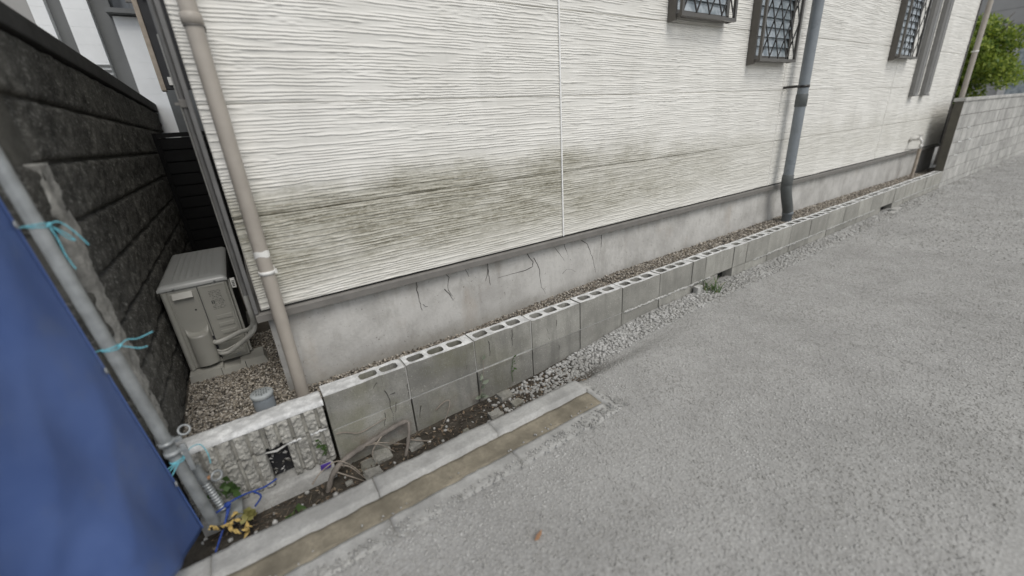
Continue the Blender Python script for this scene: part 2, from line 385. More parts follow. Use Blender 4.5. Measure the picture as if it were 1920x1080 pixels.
# bed behind the low wall
def bz(x): return np.interp(x, [-2.4, -1.6, -.8, -.26, .57, 3.6, 7.6], [-.425, -.425, -.43, -.40, -.365, -.345, -.37])
bx = np.linspace(-2.29, 8.6, 240); by = np.linspace(-.235, .05, 10)
BX, BY = np.meshgrid(bx, by); V = np.stack([BX, BY, bz(BX)+.012*(fbm(BX*6, BY*6, 3)-.5)-.006], -1)
struct(link('gravel_bed', gridmesh(V, BED)))
bx = np.linspace(-2.29, -1.82, 14); by = np.linspace(.05, 5, 60); BX, BY = np.meshgrid(bx, by)
struct(link('alley_ground', gridmesh(np.stack([BX, BY, -.431+.012*(fbm(BX*6, BY*6, 4)-.5)], -1), BED)))

# scattered stones merged into one object
def ico(n=1):
    bm = bmesh.new(); bmesh.ops.create_icosphere(bm, subdivisions=n, radius=1)
    v = np.array([q.co[:] for q in bm.verts]); f = np.array([[a.index for a in q.verts] for q in bm.faces]); bm.free(); return v, f
def stones(name, P, size, mat, flat=.6, ang=.3, label=None, low=False):
    v, f = ico(1)
    if low: v = np.array([(1, 0, 0), (-.9, .2, .1), (0, 1, .1), (.1, -1, 0), (0, .1, 1), (.1, 0, -1.)]); f = np.array([(0, 2, 4), (2, 1, 4), (1, 3, 4), (3, 0, 4), (2, 0, 5), (1, 2, 5), (3, 1, 5), (0, 3, 5)])
    n = len(P); nv = len(v)
    q = rng.normal(size=(n, 4)); q /= np.linalg.norm(q, axis=1)[:, None]; a, b, c, d = q.T
    Rm = np.stack([1-2*(c*c+d*d), 2*(b*c-a*d), 2*(b*d+a*c), 2*(b*c+a*d), 1-2*(b*b+d*d), 2*(c*d-a*b), 2*(b*d-a*c), 2*(c*d+a*b), 1-2*(b*b+c*c)], -1).reshape(n, 3, 3)
    sc = size[:, None]*np.stack([rng.uniform(.75, 1.25, n), rng.uniform(.6, 1., n), rng.uniform(flat*.7, flat*1.2, n)], -1)
    L = v[None]*sc[:, None, :]*(1+rng.uniform(-ang, ang, (n, nv, 1)))
    W = np.einsum('nij,nkj->nki', Rm, L); W[..., 2] *= .8
    W = W+P[:, None, :]
    F = (f[None]+(np.arange(n)*nv)[:, None, None]).reshape(-1, 3)
    me = bpy.data.meshes.new('mesh'); me.vertices.add(n*nv); me.vertices.foreach_set('co', W.reshape(-1).astype(np.float32))
    m = len(F); me.loops.add(m*3); me.loops.foreach_set('vertex_index', F.reshape(-1).astype(np.int32)); me.polygons.add(m)
    me.polygons.foreach_set('loop_start', np.arange(0, m*3, 3, dtype=np.int32)); me.materials.append(mat.m)
    me.update(calc_edges=True); o = link(name, me); o['kind'] = 'stuff'
    if label: o['label'] = label; o['category'] = 'gravel'
    return o
def scatter(n, x0, x1, y0, y1, dens=None):
    x = rng.uniform(x0, x1, n); y = rng.uniform(y0, y1, n)
    if dens is not None:
        k = rng.uniform(0, 1, n) < dens(x, y); x, y = x[k], y[k]
    return x, y
# brown pebbles between foundation and low wall
x1, y1 = scatter(11000, -1.82, 1.2, -.215, .03); x2, y2 = scatter(13000, 1.2, 8.5, -.215, .03)
x3, y3 = scatter(10500, -2.275, -1.82, -.22, .95)
x = np.concatenate([x1, x2, x3]); y = np.concatenate([y1, y2, y3])
z = bz(x)+rng.uniform(-.004, .010, len(x)); sz = rng.uniform(.0042, .0088, len(x))*np.where(x > 1.2, 1.45, 1.05)
stones('brown_pebbles', np.stack([x, y, z], -1), sz, PEB, .7, .16, 'small brown and grey pebbles filling the strip behind the low block wall')
# grey crushed stone on the lane: bigger and looser along the wall foot
def keep(x, y):                                       # none under the kerb channel, few in the ditch
    c = np.full_like(x, -.835)
    inch = (x < -.50+.03*vn(y*20, y*0, 2)) & (y < -.675) & (y > -.90-.075*vn(x*5, y*0, 4))
    inch = inch & ~((y < -.77) & (y > -.885) & (hsh(np.floor(x*400), np.floor(y*400), 3) < .08))
    ditch = (x < -.35-.0*y) & (y > -.835)
    return np.where(inch, 0, np.where(ditch, np.clip((x+1.0)/.7, .03, 1), 1.))
xa, ya = scatter(5600, -2.3, 3.2, -.53, -.335, keep); xb, yb = scatter(5200, 3.2, 13, -.5, -.335)
xc, yc = scatter(60000, -2.3, 3.5, -2.2, -.5, keep); xd, yd = scatter(22000, 3.5, 13, -2.8, -.47)
x = np.concatenate([xa, xb, xc, xd]); y = np.concatenate([ya, yb, yc, yd])
sz = np.concatenate([rng.uniform(.007, .017, len(xa)), rng.uniform(.009, .018, len(xb)), rng.uniform(.0045, .009, len(xc)), rng.uniform(.010, .017, len(xd))])
nA = len(xa)+len(xb); PS = np.stack([x, y, gz(x, y)+sz*np.where(np.arange(len(x)) < nA, .25, -.05)], -1)
onrim = (PS[:, 0] < -.42) & (PS[:, 1] < -.86) & (PS[:, 1] > -1.0) & (np.arange(len(x)) >= nA); PS[onrim, 2] = -.562+rng.uniform(-.003, .004, onrim.sum())
onend = (PS[:, 0] < -.465) & (PS[:, 0] > -.53) & (PS[:, 1] < -.68) & (PS[:, 1] > -.99) & (np.arange(len(x)) >= nA); PS[onend, 2] = -.556
stones('loose_crushed_stone', PS[:nA], sz[:nA], GRV, .72, .22, 'loose pale crushed stone banked along the foot of the low wall')
stones('crushed_stone', PS[nA:], sz[nA:], GRV, .5, .2, low=True, label='grey crushed stone covering the lane in front of the low wall')

# ================================================================== HOUSE
house = thing('house', 'white house with brushed siding boards above a grey concrete foundation', 'house', (3.3, 0, -.45))
XC = [-1.856, 0.0, 2.728, 5.54, 8.42]; ZR = [.05, .479, .934, 1.389, 1.844, 2.299]
def sidefield(x, z, s):
    # brushed strokes: the phase drifts along the board so that lines run, fade and merge
    ph = z/.0132 + 1.5*(fbm(x*.9, z*1.6, s, 3)-.5) + 1.0*(fbm(x*2.2, z*14, s+11, 3)-.5) + .55*(fbm(x*16, z*70, s+5, 2)-.5) + x*.35
    cell = np.floor(ph); t = ph-cell
    amp = np.clip(4.2*vn(x*5.0+hsh(cell, cell*0, s)*40, cell*7.31, s+21)-1.1, .06, 1.1)
    prof = np.where(t < .16, t/.16, (1-(t-.16)/.84)**1.5)      # step out low, lean back upwards
    tear = np.clip(vn(x*30, z*120, s+41)-.62, 0, 1)*np.clip(vn(x*4.1, z*15, s+43)*3-1.3, 0, 1)
    lift = fbm(x*3, z*18, s+31, 3)-.5
    return .0036*amp*prof + .0018*lift + .009*tear
for ci in range(4):
    for ri in range(5):
        x0, x1 = XC[ci]+(.005 if ci else .012), XC[ci+1]-(.005 if ci < 3 else .012)
        z0, z1 = ZR[ri]+.0005, ZR[ri+1]-.0005
        if ri == 4 and ci < 1: pass
        dx = [.011, .014, .026, .036][ci]; dz = [.0019, .0022, .0030, .0038][ci]
        if ri == 4: dx *= 1.6; dz *= 1.4
        xs_ = np.linspace(x0, x1, int((x1-x0)/dx)+2); zs_ = np.linspace(z0, z1, int((z1-z0)/dz)+2)
        AX, AZ = np.meshgrid(xs_, zs_); H = sidefield(AX, AZ, 3.0+ci*1.37)*[1.05, 1.05, 1.25, 1.35][ci]
        edge = np.minimum(AZ-z0, z1-AZ); H = H - .005*np.exp(-edge/.0019)
        V = np.stack([AX-3.3, .0055-H, AZ+.45], -1); V = slab(V, .02, 1)
        link('siding_panel', gridmesh(V, SID), house)
# upper boards out of view, back-up wall and roof so that light falls as on a real house
part('upper_wall', MB().box(-1.856, 8.42, .0, .02, 2.301, 5.2), SIDP, house)
part('wall_core', MB().box(-1.845, 8.41, .022, 7.0, .03, 5.2), SIDP, house)
part('roof', MB().box(-2.0, 8.9, -.35, 7.4, 5.2, 5.35), DRIP, house)
f = MB(); fx = np.linspace(-1.83, 8.40, 220); fz = np.linspace(-.60, .004, 14); FX, FZ = np.meshgrid(fx, fz)
V = np.stack([FX-3.3, .034-.006*(fbm(FX*2, FZ*2, 17)-.5), FZ+.45], -1); V = slab(V, 1.0, 1)
fnd = link('foundation', gridmesh(V, FND), house)
part('side_foundation', MB().box(-1.831, -1.80, 1.0, 6.9, -.6, .0), FND, house)
d = MB(); pr = [(-.016, .002), (-.016, .034), (-.004, .042), (.03, .042), (.03, .002)]
vs = [(x, y, z) for x in (-1.872, 8.425) for y, z in pr]; d.add(vs, [(0, 1, 2, 3, 4), (9, 8, 7, 6, 5)]+[(i, i+5, (i+1) % 5+5, (i+1) % 5) for i in range(5)])
part('drip_edge', d, DRIP, house)
part('side_drip_edge', MB().box(-1.872, -1.84, .031, 6.9, .002, .042), DRIP, house)
part('gap_backing', MB().box(-1.85, 8.41, .008, .0215, .043, .052), DARK, house)
part('corner_trim', MB().box(-1.874, -1.8575, -.014, .05, .045, 5.19, bev=.003), TRIM, house)
part('corner_trim', MB().box(8.419, 8.436, -.012, .05, .045, 5.19, bev=.003), TRIM, house)
for k, xj in enumerate(XC[1:4]):
    part('joint_seal', MB().box(xj-.0048, xj+.0048, -.0035 if k == 0 else .0025, .019, .052, 2.298, bev=.002), SEAL if k == 0 else SIDP, house)
# cracks in the foundation
FC = [[(-1.071, -.005), (-1.077, -.062), (-1.073, -.112), (-1.065, -.196)], [(-1.056, -.161), (-1.042, -.179), (-1.028, -.182)], [(-.889, -.01), (-.871, -.039), (-.884, -.082), (-.881, -.119), (-.861, -.165)], [(-.909, -.104), (-.878, -.153), (-.86, -.19)], [(-.759, -.008), (-.738, -.068)], [(-.6, -.008), (-.599, -.045), (-.614, -.094), (-.624, -.127)], [(-.599, -.045), (-.595, -.106), (-.59, -.161)], [(-.293, -.009), (-.273, -.053), (-.247, -.086), (-.249, -.118), (-.315, -.13), (-.432, -.128), (-.532, -.128)], [(-.234, -.058), (-.197, -.134), (-.191, -.201), (-.182, -.286), (-.151, -.344)], [(-.06, -.024), (-.006, -.084), (.045, -.165)], [(.033, -.019), (.061, -.087), (.072, -.156)], [(.2, -.024), (.255, -.065), (.284, -.127), (.319, -.213), (.343, -.309)], [(.015, -.236), (.048, -.211), (.09, -.22), (.144, -.255)], [(.403, -.022), (.399, -.121)]]
def crack(poly, y, r, parent, tilt=.004):
    pts = []
    for (a, b), (c, d_) in zip(poly[:-1], poly[1:]):
        k = max(2, int(math.hypot(c-a, d_-b)/.018))
        for i in range(k):
            t = i/k; pts.append((a+(c-a)*t+random.uniform(-tilt, tilt), y, b+(d_-b)*t))
    pts.append((poly[-1][0], y, poly[-1][1])); n = len(pts)
    rs = [max(.0003, r*(1-.75*i/n)*random.uniform(.6, 1.2)) for i in range(n)]
    part('crack', MB().tube(pts, rs, 5), CRK, parent)
for i, p in enumerate(FC): crack(p, .0325, [.0021, .0013, .0015, .0018, .0012, .0015, .0017, .0016, .0021, .0017, .0017, .0016, .001, .0013][i]*1.45, fnd)

# windows with lattice grilles: window > frame, pane, lattice bars
def window(x0, x1, z0, z1, prj=.105):
    o = bpy.data.objects.new('window', None); COL.objects.link(o); o.parent = house; o.location = Vector(((x0+x1)/2, 0, z0))-house.location
    fr = MB()
    for a, b in ((x0, x0+.035), (x1-.035, x1)): fr.box(a, b, -.03, .0, z0, z1)
    fr.box(x0, x1, -.03, 0, z0-.0, z0+.04); fr.box(x0-.0, x1, -.045, -.0301, z0-.008, z0+.014)
    part('frame', fr, WIN, o)
    part('pane', MB().box(x0+.034, x1-.034, -.010, -.004, z0+.038, z1), GLS, o)
    k = z0+.04
    while k < z1:                                     # louvre slats behind the grille
        part('louvre_slat', MB().add([(x0+.036, -.012, k+.055), (x1-.036, -.012, k+.055), (x1-.036, -.028, k), (x0+.036, -.028, k), (x0+.036, -.008, k+.055), (x1-.036, -.008, k+.055), (x1-.036, -.024, k), (x0+.036, -.024, k)], [(0, 1, 2, 3), (7, 6, 5, 4), (0, 4, 5, 1), (2, 6, 7, 3), (0, 3, 7, 4), (1, 5, 6, 2)]), GLS, o); k += .072
    gy = -prj; gr = MB(); gx0, gx1, gz0 = x0+.0, x1-.02, z0-.012
    gr.box(gx0, gx1, gy, gy+.022, gz0, gz0+.022); gr.box(gx0, gx0+.024, gy+.001, gy+.021, gz0+.022, z1); gr.box(gx1-.024, gx1, gy+.001, gy+.021, gz0+.022, z1)
    gr.box(gx0+.002, gx0+.02, gy+.022, -.031, gz0+.001, gz0+.018); gr.box(gx1-.02, gx1-.002, gy+.022, -.031, gz0+.001, gz0+.018)
    gr.box(gx0+.002, gx0+.02, gy+.02, -.001, gz0-.006, gz0+.001)
    part('grille_frame', gr, WIN, o)
    # side uprights back at the wall
    part('side_rail', MB().box(gx0-.012, gx0+.008, -.06, -.0005, gz0-.02, z1), WIN, o)
    W = gx1-gx0-.048; pitch = W/4.; H = z1-gz0-.022
    for sgn in (1, -1):
        st = -int(H/(pitch*1.9))-2
        for i in range(st, 8):
            a0 = gx0+.024+i*pitch; zz0 = gz0+.022; slope = 1.9*sgn
            # line: x = a0 + t, z = zz0 + 1.9 t (or mirrored), clipped to the opening
            lo, hi = 0., H/1.9
            xa_, xb_ = gx0+.024, gx1-.024
            if sgn > 0: lo = max(lo, xa_-a0); hi = min(hi, xb_-a0); P0 = (a0+lo, zz0+1.9*lo); P1 = (a0+hi, zz0+1.9*hi)
            else:
                a1 = gx1-.024-i*pitch; lo = max(lo, a1-xb_); hi = min(hi, a1-xa_); P0 = (a1-lo, zz0+1.9*lo); P1 = (a1-hi, zz0+1.9*hi)
            if hi-lo < .02: continue
            yy = gy+.005+(.007 if sgn > 0 else 0)
            dx_, dz_ = P1[0]-P0[0], P1[1]-P0[1]; l = math.hypot(dx_, dz_); nx, nz = -dz_/l*.005, dx_/l*.005
            m = MB(); vs = [(P0[0]+nx, yy, P0[1]+nz), (P0[0]-nx, yy, P0[1]-nz), (P1[0]-nx, yy, P1[1]-nz), (P1[0]+nx, yy, P1[1]+nz)]
            vs += [(a, y+.006, c) for a, y, c in vs]
            m.add(vs, [(0, 1, 2, 3), (7, 6, 5, 4), (0, 4, 5, 1), (1, 5, 6, 2), (2, 6, 7, 3), (3, 7, 4, 0)])
            part('lattice_bar', m, WIND, o)
    return o
window(.985, 1.66, 1.415, 2.29); window(2.05, 2.68, 1.165, 2.29); window(5.19, 5.85, 1.265, 2.29)

# ------------------------------------------------------------------ pipes on the house
p = thing('downpipe', 'beige plastic downpipe with white tape at the left corner of the house', 'downpipe', (-1.778, -.07, -.43))
part('pipe', MB().tube([(-1.778, -.07, z) for z in (-.47, -.1, .5, 1.2, 3.2, 5.1)], .0295, 24), PIPEB, p)
part('coupling', MB().lathe((-1.778, -.07, 1.205), [(.030, -.012), (.0345, -.010), (.0345, .022), (.0305, .025)], 24), PIPEB, p)
cl = MB().lathe((-1.778, -.07, .245), [(.030, -.008), (.0335, -.008), (.0335, .008), (.030, .008)], 24); cl.box(-1.755, -1.742, -.075, .0, .238, .252); cl.box(-1.748, -1.738, -.084, -.066, .236, .254)
part('pipe_clip', cl, WHT, p)
cl = MB().lathe((-1.778, -.07, 1.19), [(.030, -.003), (.0335, -.003), (.0335, .001), (.030, .001)], 24); cl.box(-1.753, -1.742, -.073, .0, 1.184, 1.190); part('pipe_clip', cl, DRIP, p)
tp = MB(); n = 24; vs = []
for lay in range(2):
    for j in range(n+1):
        t = 2*math.pi*j/n*1.0; rr = .0306; vs.append((-1.778+rr*math.cos(t), -.07+rr*math.sin(t), (.318 if lay == 0 else .345)+(.005*math.sin(3*t+1) if lay == 0 else .002*math.sin(5*t))))
tp.add(vs, [(j, j+1, j+n+2, j+n+1) for j in range(n)], 0, True); part('tape', tp, WHT, p)

p = thing('downpipe', 'thick grey plastic downpipe with a dark bend at its foot', 'downpipe', (2.85, -.12, -.38))
px, py = 2.868, -.115
part('pipe', MB().tube([(px, py, z) for z in (.12, .6, 1.4, 3.5, 5.1)], .046, 28), PIPEG, p)
part('socket', MB().lathe((px, py, .835), [(.0465, -.055), (.0505, -.052), (.0505, .05), (.047, .056)], 28), PIPED, p)
part('elbow_socket', MB().lathe((px, py, .10), [(.047, -.055), (.0515, -.052), (.0515, .045), (.047, .052)], 28), PIPED, p)
part('elbow', MB().tube([(px, py, .06), (px+.005, py, .01), (px+.03, py-.002, -.06), (px+.075, py-.004, -.15), (px+.105, py-.006, -.215), (px+.115, py-.006, -.25)], [.049, .050, .050, .050, .050, .049], 28), PIPED, p)
part('foot_pipe', MB().lathe((px+.117, py-.006, -.30), [(.047, -.1), (.047, .03), (.0525, .032), (.0525, .06), (.049, .064)], 28), PIPEG, p)
bk = MB().lathe((px, py, .955), [(.046, -.011), (.0495, -.011), (.0495, .011), (.046, .011)], 28); bk.box(px-.135, px-.02, py+.004, py+.012, .946, .964); bk.box(px-.14, px-.128, py-.008, .0, .944, .966)
part('pipe_bracket', bk, WIND, p)

p = thing('downpipe', 'slim beige downpipe at the far right corner of the house', 'downpipe', (8.50, -.06, -.4))
part('pipe', MB().tube([(8.50, -.085, z) for z in (-.55, .5, 1.6, 5.1)], .034, 18), PIPEB, p)
for z_ in (.42, 1.42): part('pipe_clip', MB().lathe((8.50, -.085, z_), [(.034, -.012), (.038, -.012), (.038, .012), (.034, .012)], 18).box(8.44, 8.475, -.06, -.05, z_-.006, z_+.006), WHT, p)

for k, (xa_, lb) in enumerate(((6.24, 'grey pipe cover strip on the siding, next to the lattice window'), (6.70, 'grey pipe cover strip on the siding, nearer the house end'))):
    o = thing('pipe_cover', lb, 'pipe cover', (xa_+.08, 0, .82), 'pipe covers on the siding')
    m = MB(); pr = [(0, 0), (0, -.045), (.018, -.06), (.055, -.064), (.105, -.064), (.142, -.06), (.16, -.045), (.16, 0)]
    vs = [(xa_+a, b-.0005, z) for z in (.835, 5.0) for a, b in pr]; n = len(pr)
    m.add(vs, [tuple(range(n)), tuple(range(2*n-1, n-1, -1))]+[(i, i+n, (i+1) % n+n, (i+1) % n) for i in range(n)])
    cvr = part('cover', m, DUCT, o)
    m = MB()
    for a in (.03, .125): m.box(xa_+a, xa_+a+.006, -.068, -.0645, .86, 5.0)
    part('ridge', m, DUCT, cvr)
    part('end_cap', MB().box(xa_-.004, xa_+.164, -.069, -.001, .815, .834, bev=.004), DUCT, o)

t = thing('outdoor_tap', 'old metal tap on the siding with a tan pipe running down', 'tap', (6.80, -.06, -.37))
part('flange', MB().lathe((6.80, -.008, .215), [(.034, -.012), (.034, -.004), (.02, .004)], 20, axis='y'), BRASS, t)
part('spout', MB().tube([(6.80, -.005, .215), (6.80, -.06, .218), (6.80, -.11, .222), (6.80, -.14, .20), (6.80, -.142, .16)], [.014, .014, .016, .016, .013], 14), BRASS, t)
part('valve_body', MB().lathe((6.80, -.11, .225), [(.017, -.02), (.021, -.01), (.021, .015), (.011, .022), (.011, .05)], 16), BRASS, t)
h = MB().box(6.768, 6.832, -.117, -.103, .272, .282, bev=.003); h.box(6.793, 6.807, -.142, -.078, .2725, .2815, bev=.003); part('handle', h, BRASS, t)
part('hose_collar', MB().lathe((6.80, -.142, .115), [(.017, -.03), (.022, -.028), (.022, .03), (.016, .034)], 16), BRASS, t)
part('drop_pipe', MB().tube([(6.80, -.142, .09), (6.80, -.141, -.15), (6.79, -.135, -.41)], .021, 14), TPIPE, t)
wc = MB().tube([(6.78, -.14, .10), (6.745, -.09, .09), (6.72, -.03, .085), (6.72, .0, .085)], .006, 8); part('wall_bracket', wc, BRASS, t)

# ------------------------------------------------------------------ fixtures on the shaded side of the house
c = thing('conduit', 'thin grey conduit running down the shaded side of the house', 'conduit', (-1.885, .06, .3))
part('pipe', MB().tube([(-1.886, .075, z) for z in (.12, .8, 2.0, 5.0)], .011, 10), TRIM, c)
for z_ in (.93, 1.6): part('saddle', MB().box(-1.9, -1.8585, .06, .09, z_, z_+.03, bev=.003).box(-1.915, -1.90, .07, .08, z_+.01, z_+.02), DRIP, c)
c = thing('meter_board', 'tall brown board with white clips fixed on the house side, far up the alley', 'board', (-1.92, 1.2, 1.1))
part('board', MB().box(-2.02, -1.995, 1.35, 1.42, 1.12, 1.86, bev=.003), TPIPE, c)
part('backing', MB().box(-1.994, -1.8585, 1.36, 1.41, 1.13, 1.75), BLACK, c)
for z_ in (1.15, 1.60): part('clip', MB().box(-1.972, -1.92, 1.345, 1.359, z_, z_+.045, bev=.002), WHT, c)
c = thing('vent_hood', 'grey vent hood jutting from the house side above the alley', 'vent', (-1.92, 2.0, 1.9))
part('hood', MB().prism([(-1.8585, 1.80), (-2.06, 1.86), (-2.10, 1.95), (-2.06, 2.04), (-1.8585, 2.10)], 2.0, 2.28), TRIM, c)
part('bracket', MB().box(-2.02, -1.8585, 1.96, 1.995, 2.2, 2.28).box(-2.09, -1.8585, 1.965, 1.99, 1.72, 1.75), DRIP, c)

# ================================================================== LOW BLOCK WALL
YF, YB2, ZT = -.319, -.219, -.308
def hollow(L, cores, filled=0, D=.1, H=.19, deep=.055):
    m = MB(); n = len(cores)
    ce = .086; ya, yb_ = .022, .078
    if n == 0: 
        m.box(0, L, 0, D, -H, 0)
        m.m[-5] = 1; return m
    xs_ = [0.]
    for cx in cores: xs_ += [cx-ce/2, cx+ce/2]
    xs_.append(L); yv = [0, ya, yb_, D]
    J = lambda: random.uniform(-.0038, .0038)
    V = {}
    def pt(i, j):
        if (i, j) not in V: V[(i, j)] = (xs_[i]+(J() if 0 < i < len(xs_)-1 else 0), yv[j]+J()*.8, J()*.6)
        return V[(i, j)]
    for i in range(len(xs_)-1):
        for j in range(3):
            hole = (i % 2 == 1) and j == 1
            a, b, c_, d_ = pt(i, j), pt(i+1, j), pt(i+1, j+1), pt(i, j+1)
            if not hole: m.add([a, b, c_, d_], [(0, 1, 2, 3)], 1)
            else:
                dp = random.uniform(.03, deep) if random.random() > .25 else random.uniform(.07, .12)
                q = [Vector(a), Vector(b), Vector(c_), Vector(d_)]; oc = []
                for k in range(4):
                    p0, p1 = q[k], q[(k+1) % 4]; t_ = .012/(p1-p0).length; oc += [p0.lerp(p1, t_), p0.lerp(p1, 1-t_)]
                for k in range(4): m.add([q[k], oc[2*k], oc[(2*k-1) % 8]], [(0, 1, 2)], 1)
                lo = [v+Vector((0, 0, -dp)) for v in oc]
                for k in range(8): m.add([oc[k], oc[(k+1) % 8], lo[(k+1) % 8], lo[k]], [(0, 1, 2, 3)], 0)
                m.add(lo, [tuple(range(8))], 0)
    K = len(xs_)-1
    fr = [pt(i, 0) for i in range(K+1)]; bk_ = [pt(i, 3) for i in range(K+1)]
    for r_ in (fr, bk_):
        y = 0 if r_ is fr else D
        for i in range(K): m.add([r_[i], r_[i+1], (r_[i+1][0], y, -H), (r_[i][0], y, -H)], [(0, 1, 2, 3)], 0)
    for i in (0, K):
        col = [pt(i, j) for j in range(4)]; m.add(col+[(xs_[i], D, -H), (xs_[i], 0, -H)], [(0, 1, 2, 3, 4, 5)], 0)
    m.add([(0, 0, -H), (L, 0, -H), (L, D, -H), (0, D, -H)], [(0, 1, 2, 3)], 0)
    return m
lw = thing('low_block_wall', 'low wall of hollow grey concrete blocks with open cells along its top', 'block wall', (2.9, -.27, -.7))
XB = [-1.712, -1.318, -.926, -.536, -.142, .254, .660, 1.058, 1.24, 1.65, 1.86, 2.25, 2.67, 3.09, 3.51, 3.93, 4.335, 4.74, 5.10, 5.51, 5.94, 6.36, 6.78, 7.19, 7.55]
meshes = []
for i in range(len(XB)-1):
    L = XB[i+1]-XB[i]-.008
    if i == 0: cores = [.215, .318]
    elif L < .25: cores = [L*.5]
    else: cores = [L*.5-.122+random.uniform(-.004, .004), L*.5-.010, L*.5+.102+random.uniform(-.004, .004)]
    key = None if i < 9 else round(L, 1)
    me = None
    for kk, mm, ll in meshes:
        if key is not None and kk == key: me = mm; l0 = ll; break
    if me is None:
        mb = hollow(L, cores); me = mb.mesh([BLK, TOP]); l0 = L
        if key is not None: meshes.append((key, me, L))
    o = link('concrete_block', me, lw, Vector((XB[i]+.004, YF+random.uniform(-.0025, .0025), ZT+random.uniform(-.004, .003)))-lw.location)
    o.scale.x = L/l0
GAPS = [(1.43, 1.64), (5.10, 5.50)]
for i in range(len(XB)-1):
    a, b = XB[i]+.004, XB[i+1]-.004
    off = .0
    seg = [(a, b)]
    for g0, g1 in GAPS:
        ns = []
        for s0, s1 in seg:
            if g1 <= s0 or g0 >= s1: ns.append((s0, s1)); continue
            if g0-s0 > .03: ns.append((s0, g0))
            if s1-g1 > .03: ns.append((g1, s1))
        seg = ns
    for s0, s1 in seg:
        part('lower_block', MB().box(s0, s1, YF+random.uniform(-.002, .003), YB2, -.70 if s0 > -.6 else -.86, -.506, bev=.002), BLK, lw)
part('gap_backing', MB().box(-1.71, 7.5, -.235, -.2205, -.85, -.50), DARK, lw)
# recessed mortar between blocks and lumps squeezed out along the bed joint
for i in range(1, len(XB)-1):
    part('head_joint', MB().box(XB[i]-.0045, XB[i]+.0045, YF+.006, YB2-.001, -.50, ZT-.004), MORD if i > 3 else MOR, lw)
xx = -1.70
while xx < 7.4:
    ln = random.uniform(.18, .42); x_e = min(xx+ln, 7.45)
    if any(g0-.02 < x_e and xx < g1+.02 for g0, g1 in GAPS): xx = x_e; continue
    part('bed_joint', MB().box(xx, x_e-.002, YF+.004, YB2-.002, -.5065, -.4975), MOR, lw)
    if random.random() < (.0 if xx < .2 else .95):
        k = max(5, int(ln/.012)); pts = [(xx+(x_e-xx)*j/k, YF-.001+random.uniform(-.004, .004), -.502+random.uniform(-.006, .005)) for j in range(k+1)]
        rs = [max(.0015, random.uniform(.002, .0105))*(1 if 0 < j < k else .2) for j in range(k+1)]
        part('mortar_bead', MB().tube(pts, rs, 6, sm=False), MOR, lw)
    xx = x_e
# wall stains of dead tendrils and cracks
BC = [[(-1.443, -.398), (-1.429, -.43), (-1.428, -.487), (-1.425, -.549), (-1.423, -.618)], [(-1.393, -.431), (-1.421, -.431)], [(-1.459, -.518), (-1.476, -.598)], [(-1.397, -.488), (-1.41, -.543)], [(-1.326, -.408), (-1.324, -.455), (-1.333, -.485)], [(-1.472, -.338), (-1.49, -.362)], [(-1.274, -.567), (-1.291, -.636)],
      [(-.831, -.339), (-.83, -.384), (-.835, -.433)], [(-.671, -.32), (-.677, -.374), (-.675, -.421)], [(-.34, -.364), (-.35, -.42)], [(-.247, -.322), (-.254, -.403), (-.266, -.484)], [(-.416, -.398), (-.411, -.455), (-.393, -.496)], [(-.985, -.432), (-.985, -.489)], [(-.322, -.55), (-.327, -.585)], [(.023, -.313), (.024, -.362)], [(.01, -.379), (.032, -.446)], [(1.778, -.361), (1.719, -.409)], [(1.07, -.32), (1.068, -.425)]]
for i, q in enumerate(BC): crack(q, YF-.0005, .0021 if i not in (9, 10) else .003, lw)

# ================================================================== RIBBED END WALL
ew = thing('ribbed_wall', 'short ribbed split-face block wall with a white mortar cap and a hole', 'block wall', (-2.0, -.27, -.66))
def ribbed(x0, x1, z0, z1, s, gro=True):
    X_ = np.linspace(x0, x1, max(4, int((x1-x0)/.0022))); Z_ = np.linspace(z0, z1, max(4, int((z1-z0)/.003)))
    AX, AZ = np.meshgrid(X_, Z_)
    H = .020*(fbm(AX*90, AZ*80, s, 3)-.5)+.008*(np.abs(vn(AX*40, AZ*36, s+3)-.5))+.004
    if gro:
        u = (AX+2.28+.02)/.0545; fr_ = np.abs(u-np.round(u))*.0545
        k = np.clip((.0075-fr_)/.0018, 0, 1); k = k*k*(3-2*k)
        H = H*(1-k)-k*.014
    e = np.minimum(np.minimum(AX-x0, x1-AX), np.minimum(AZ-z0, z1-AZ)); H -= .008*np.exp(-e/.004)
    V = np.stack([AX+2.0, YF-.004-H+.27, AZ+.66], -1); return slab(V, YB2+.27-.002, 1)
for x0, x1, z0, z1, s in ((-2.278, -1.962, -.472, -.352, 1), (-1.960, -1.722, -.470, -.352, 2), (-2.278, -1.984, -.655, -.476, 3), (-1.898, -1.722, -.655, -.474, 4)):
    link('ribbed_block', gridmesh(ribbed(x0, x1, z0, z1, s), RIB), ew)
X_ = np.linspace(-2.28, -1.716, 70); Y_ = np.linspace(YF-.003, YB2+.002, 14); AX, AY = np.meshgrid(X_, Y_)
V = np.stack([AX+2, AY+.27+.004*(fbm(AX*30, AY*30, 4)-.5), -.322+.014*(fbm(AX*14, AY*25, 9)-.5)+.66-.006*((AY+.269)/.05)**2], -1)
link('mortar_cap', gridmesh(slab(V, -.3505+.66, 2), TOP), ew)
for a, b, zz in ((-1.80, -1.735, -.473), (-1.9, -1.84, -.472)):
    k = 10; part('mortar_bead', MB().tube([(a+(b-a)*j/k, YF-.006+random.uniform(-.003, .003), zz+random.uniform(-.003, .003)) for j in range(k+1)], [random.uniform(.003, .007) for j in range(k+1)], 6, sm=False), TOP if a > -1.95 else MOR, ew)
part('lintel_stub', MB().tube([(-1.985, YF+.004, -.482), (-1.94, YF-.008, -.484), (-1.90, YF+.003, -.480)], [.003, .006, .004], 8), MOR, ew)
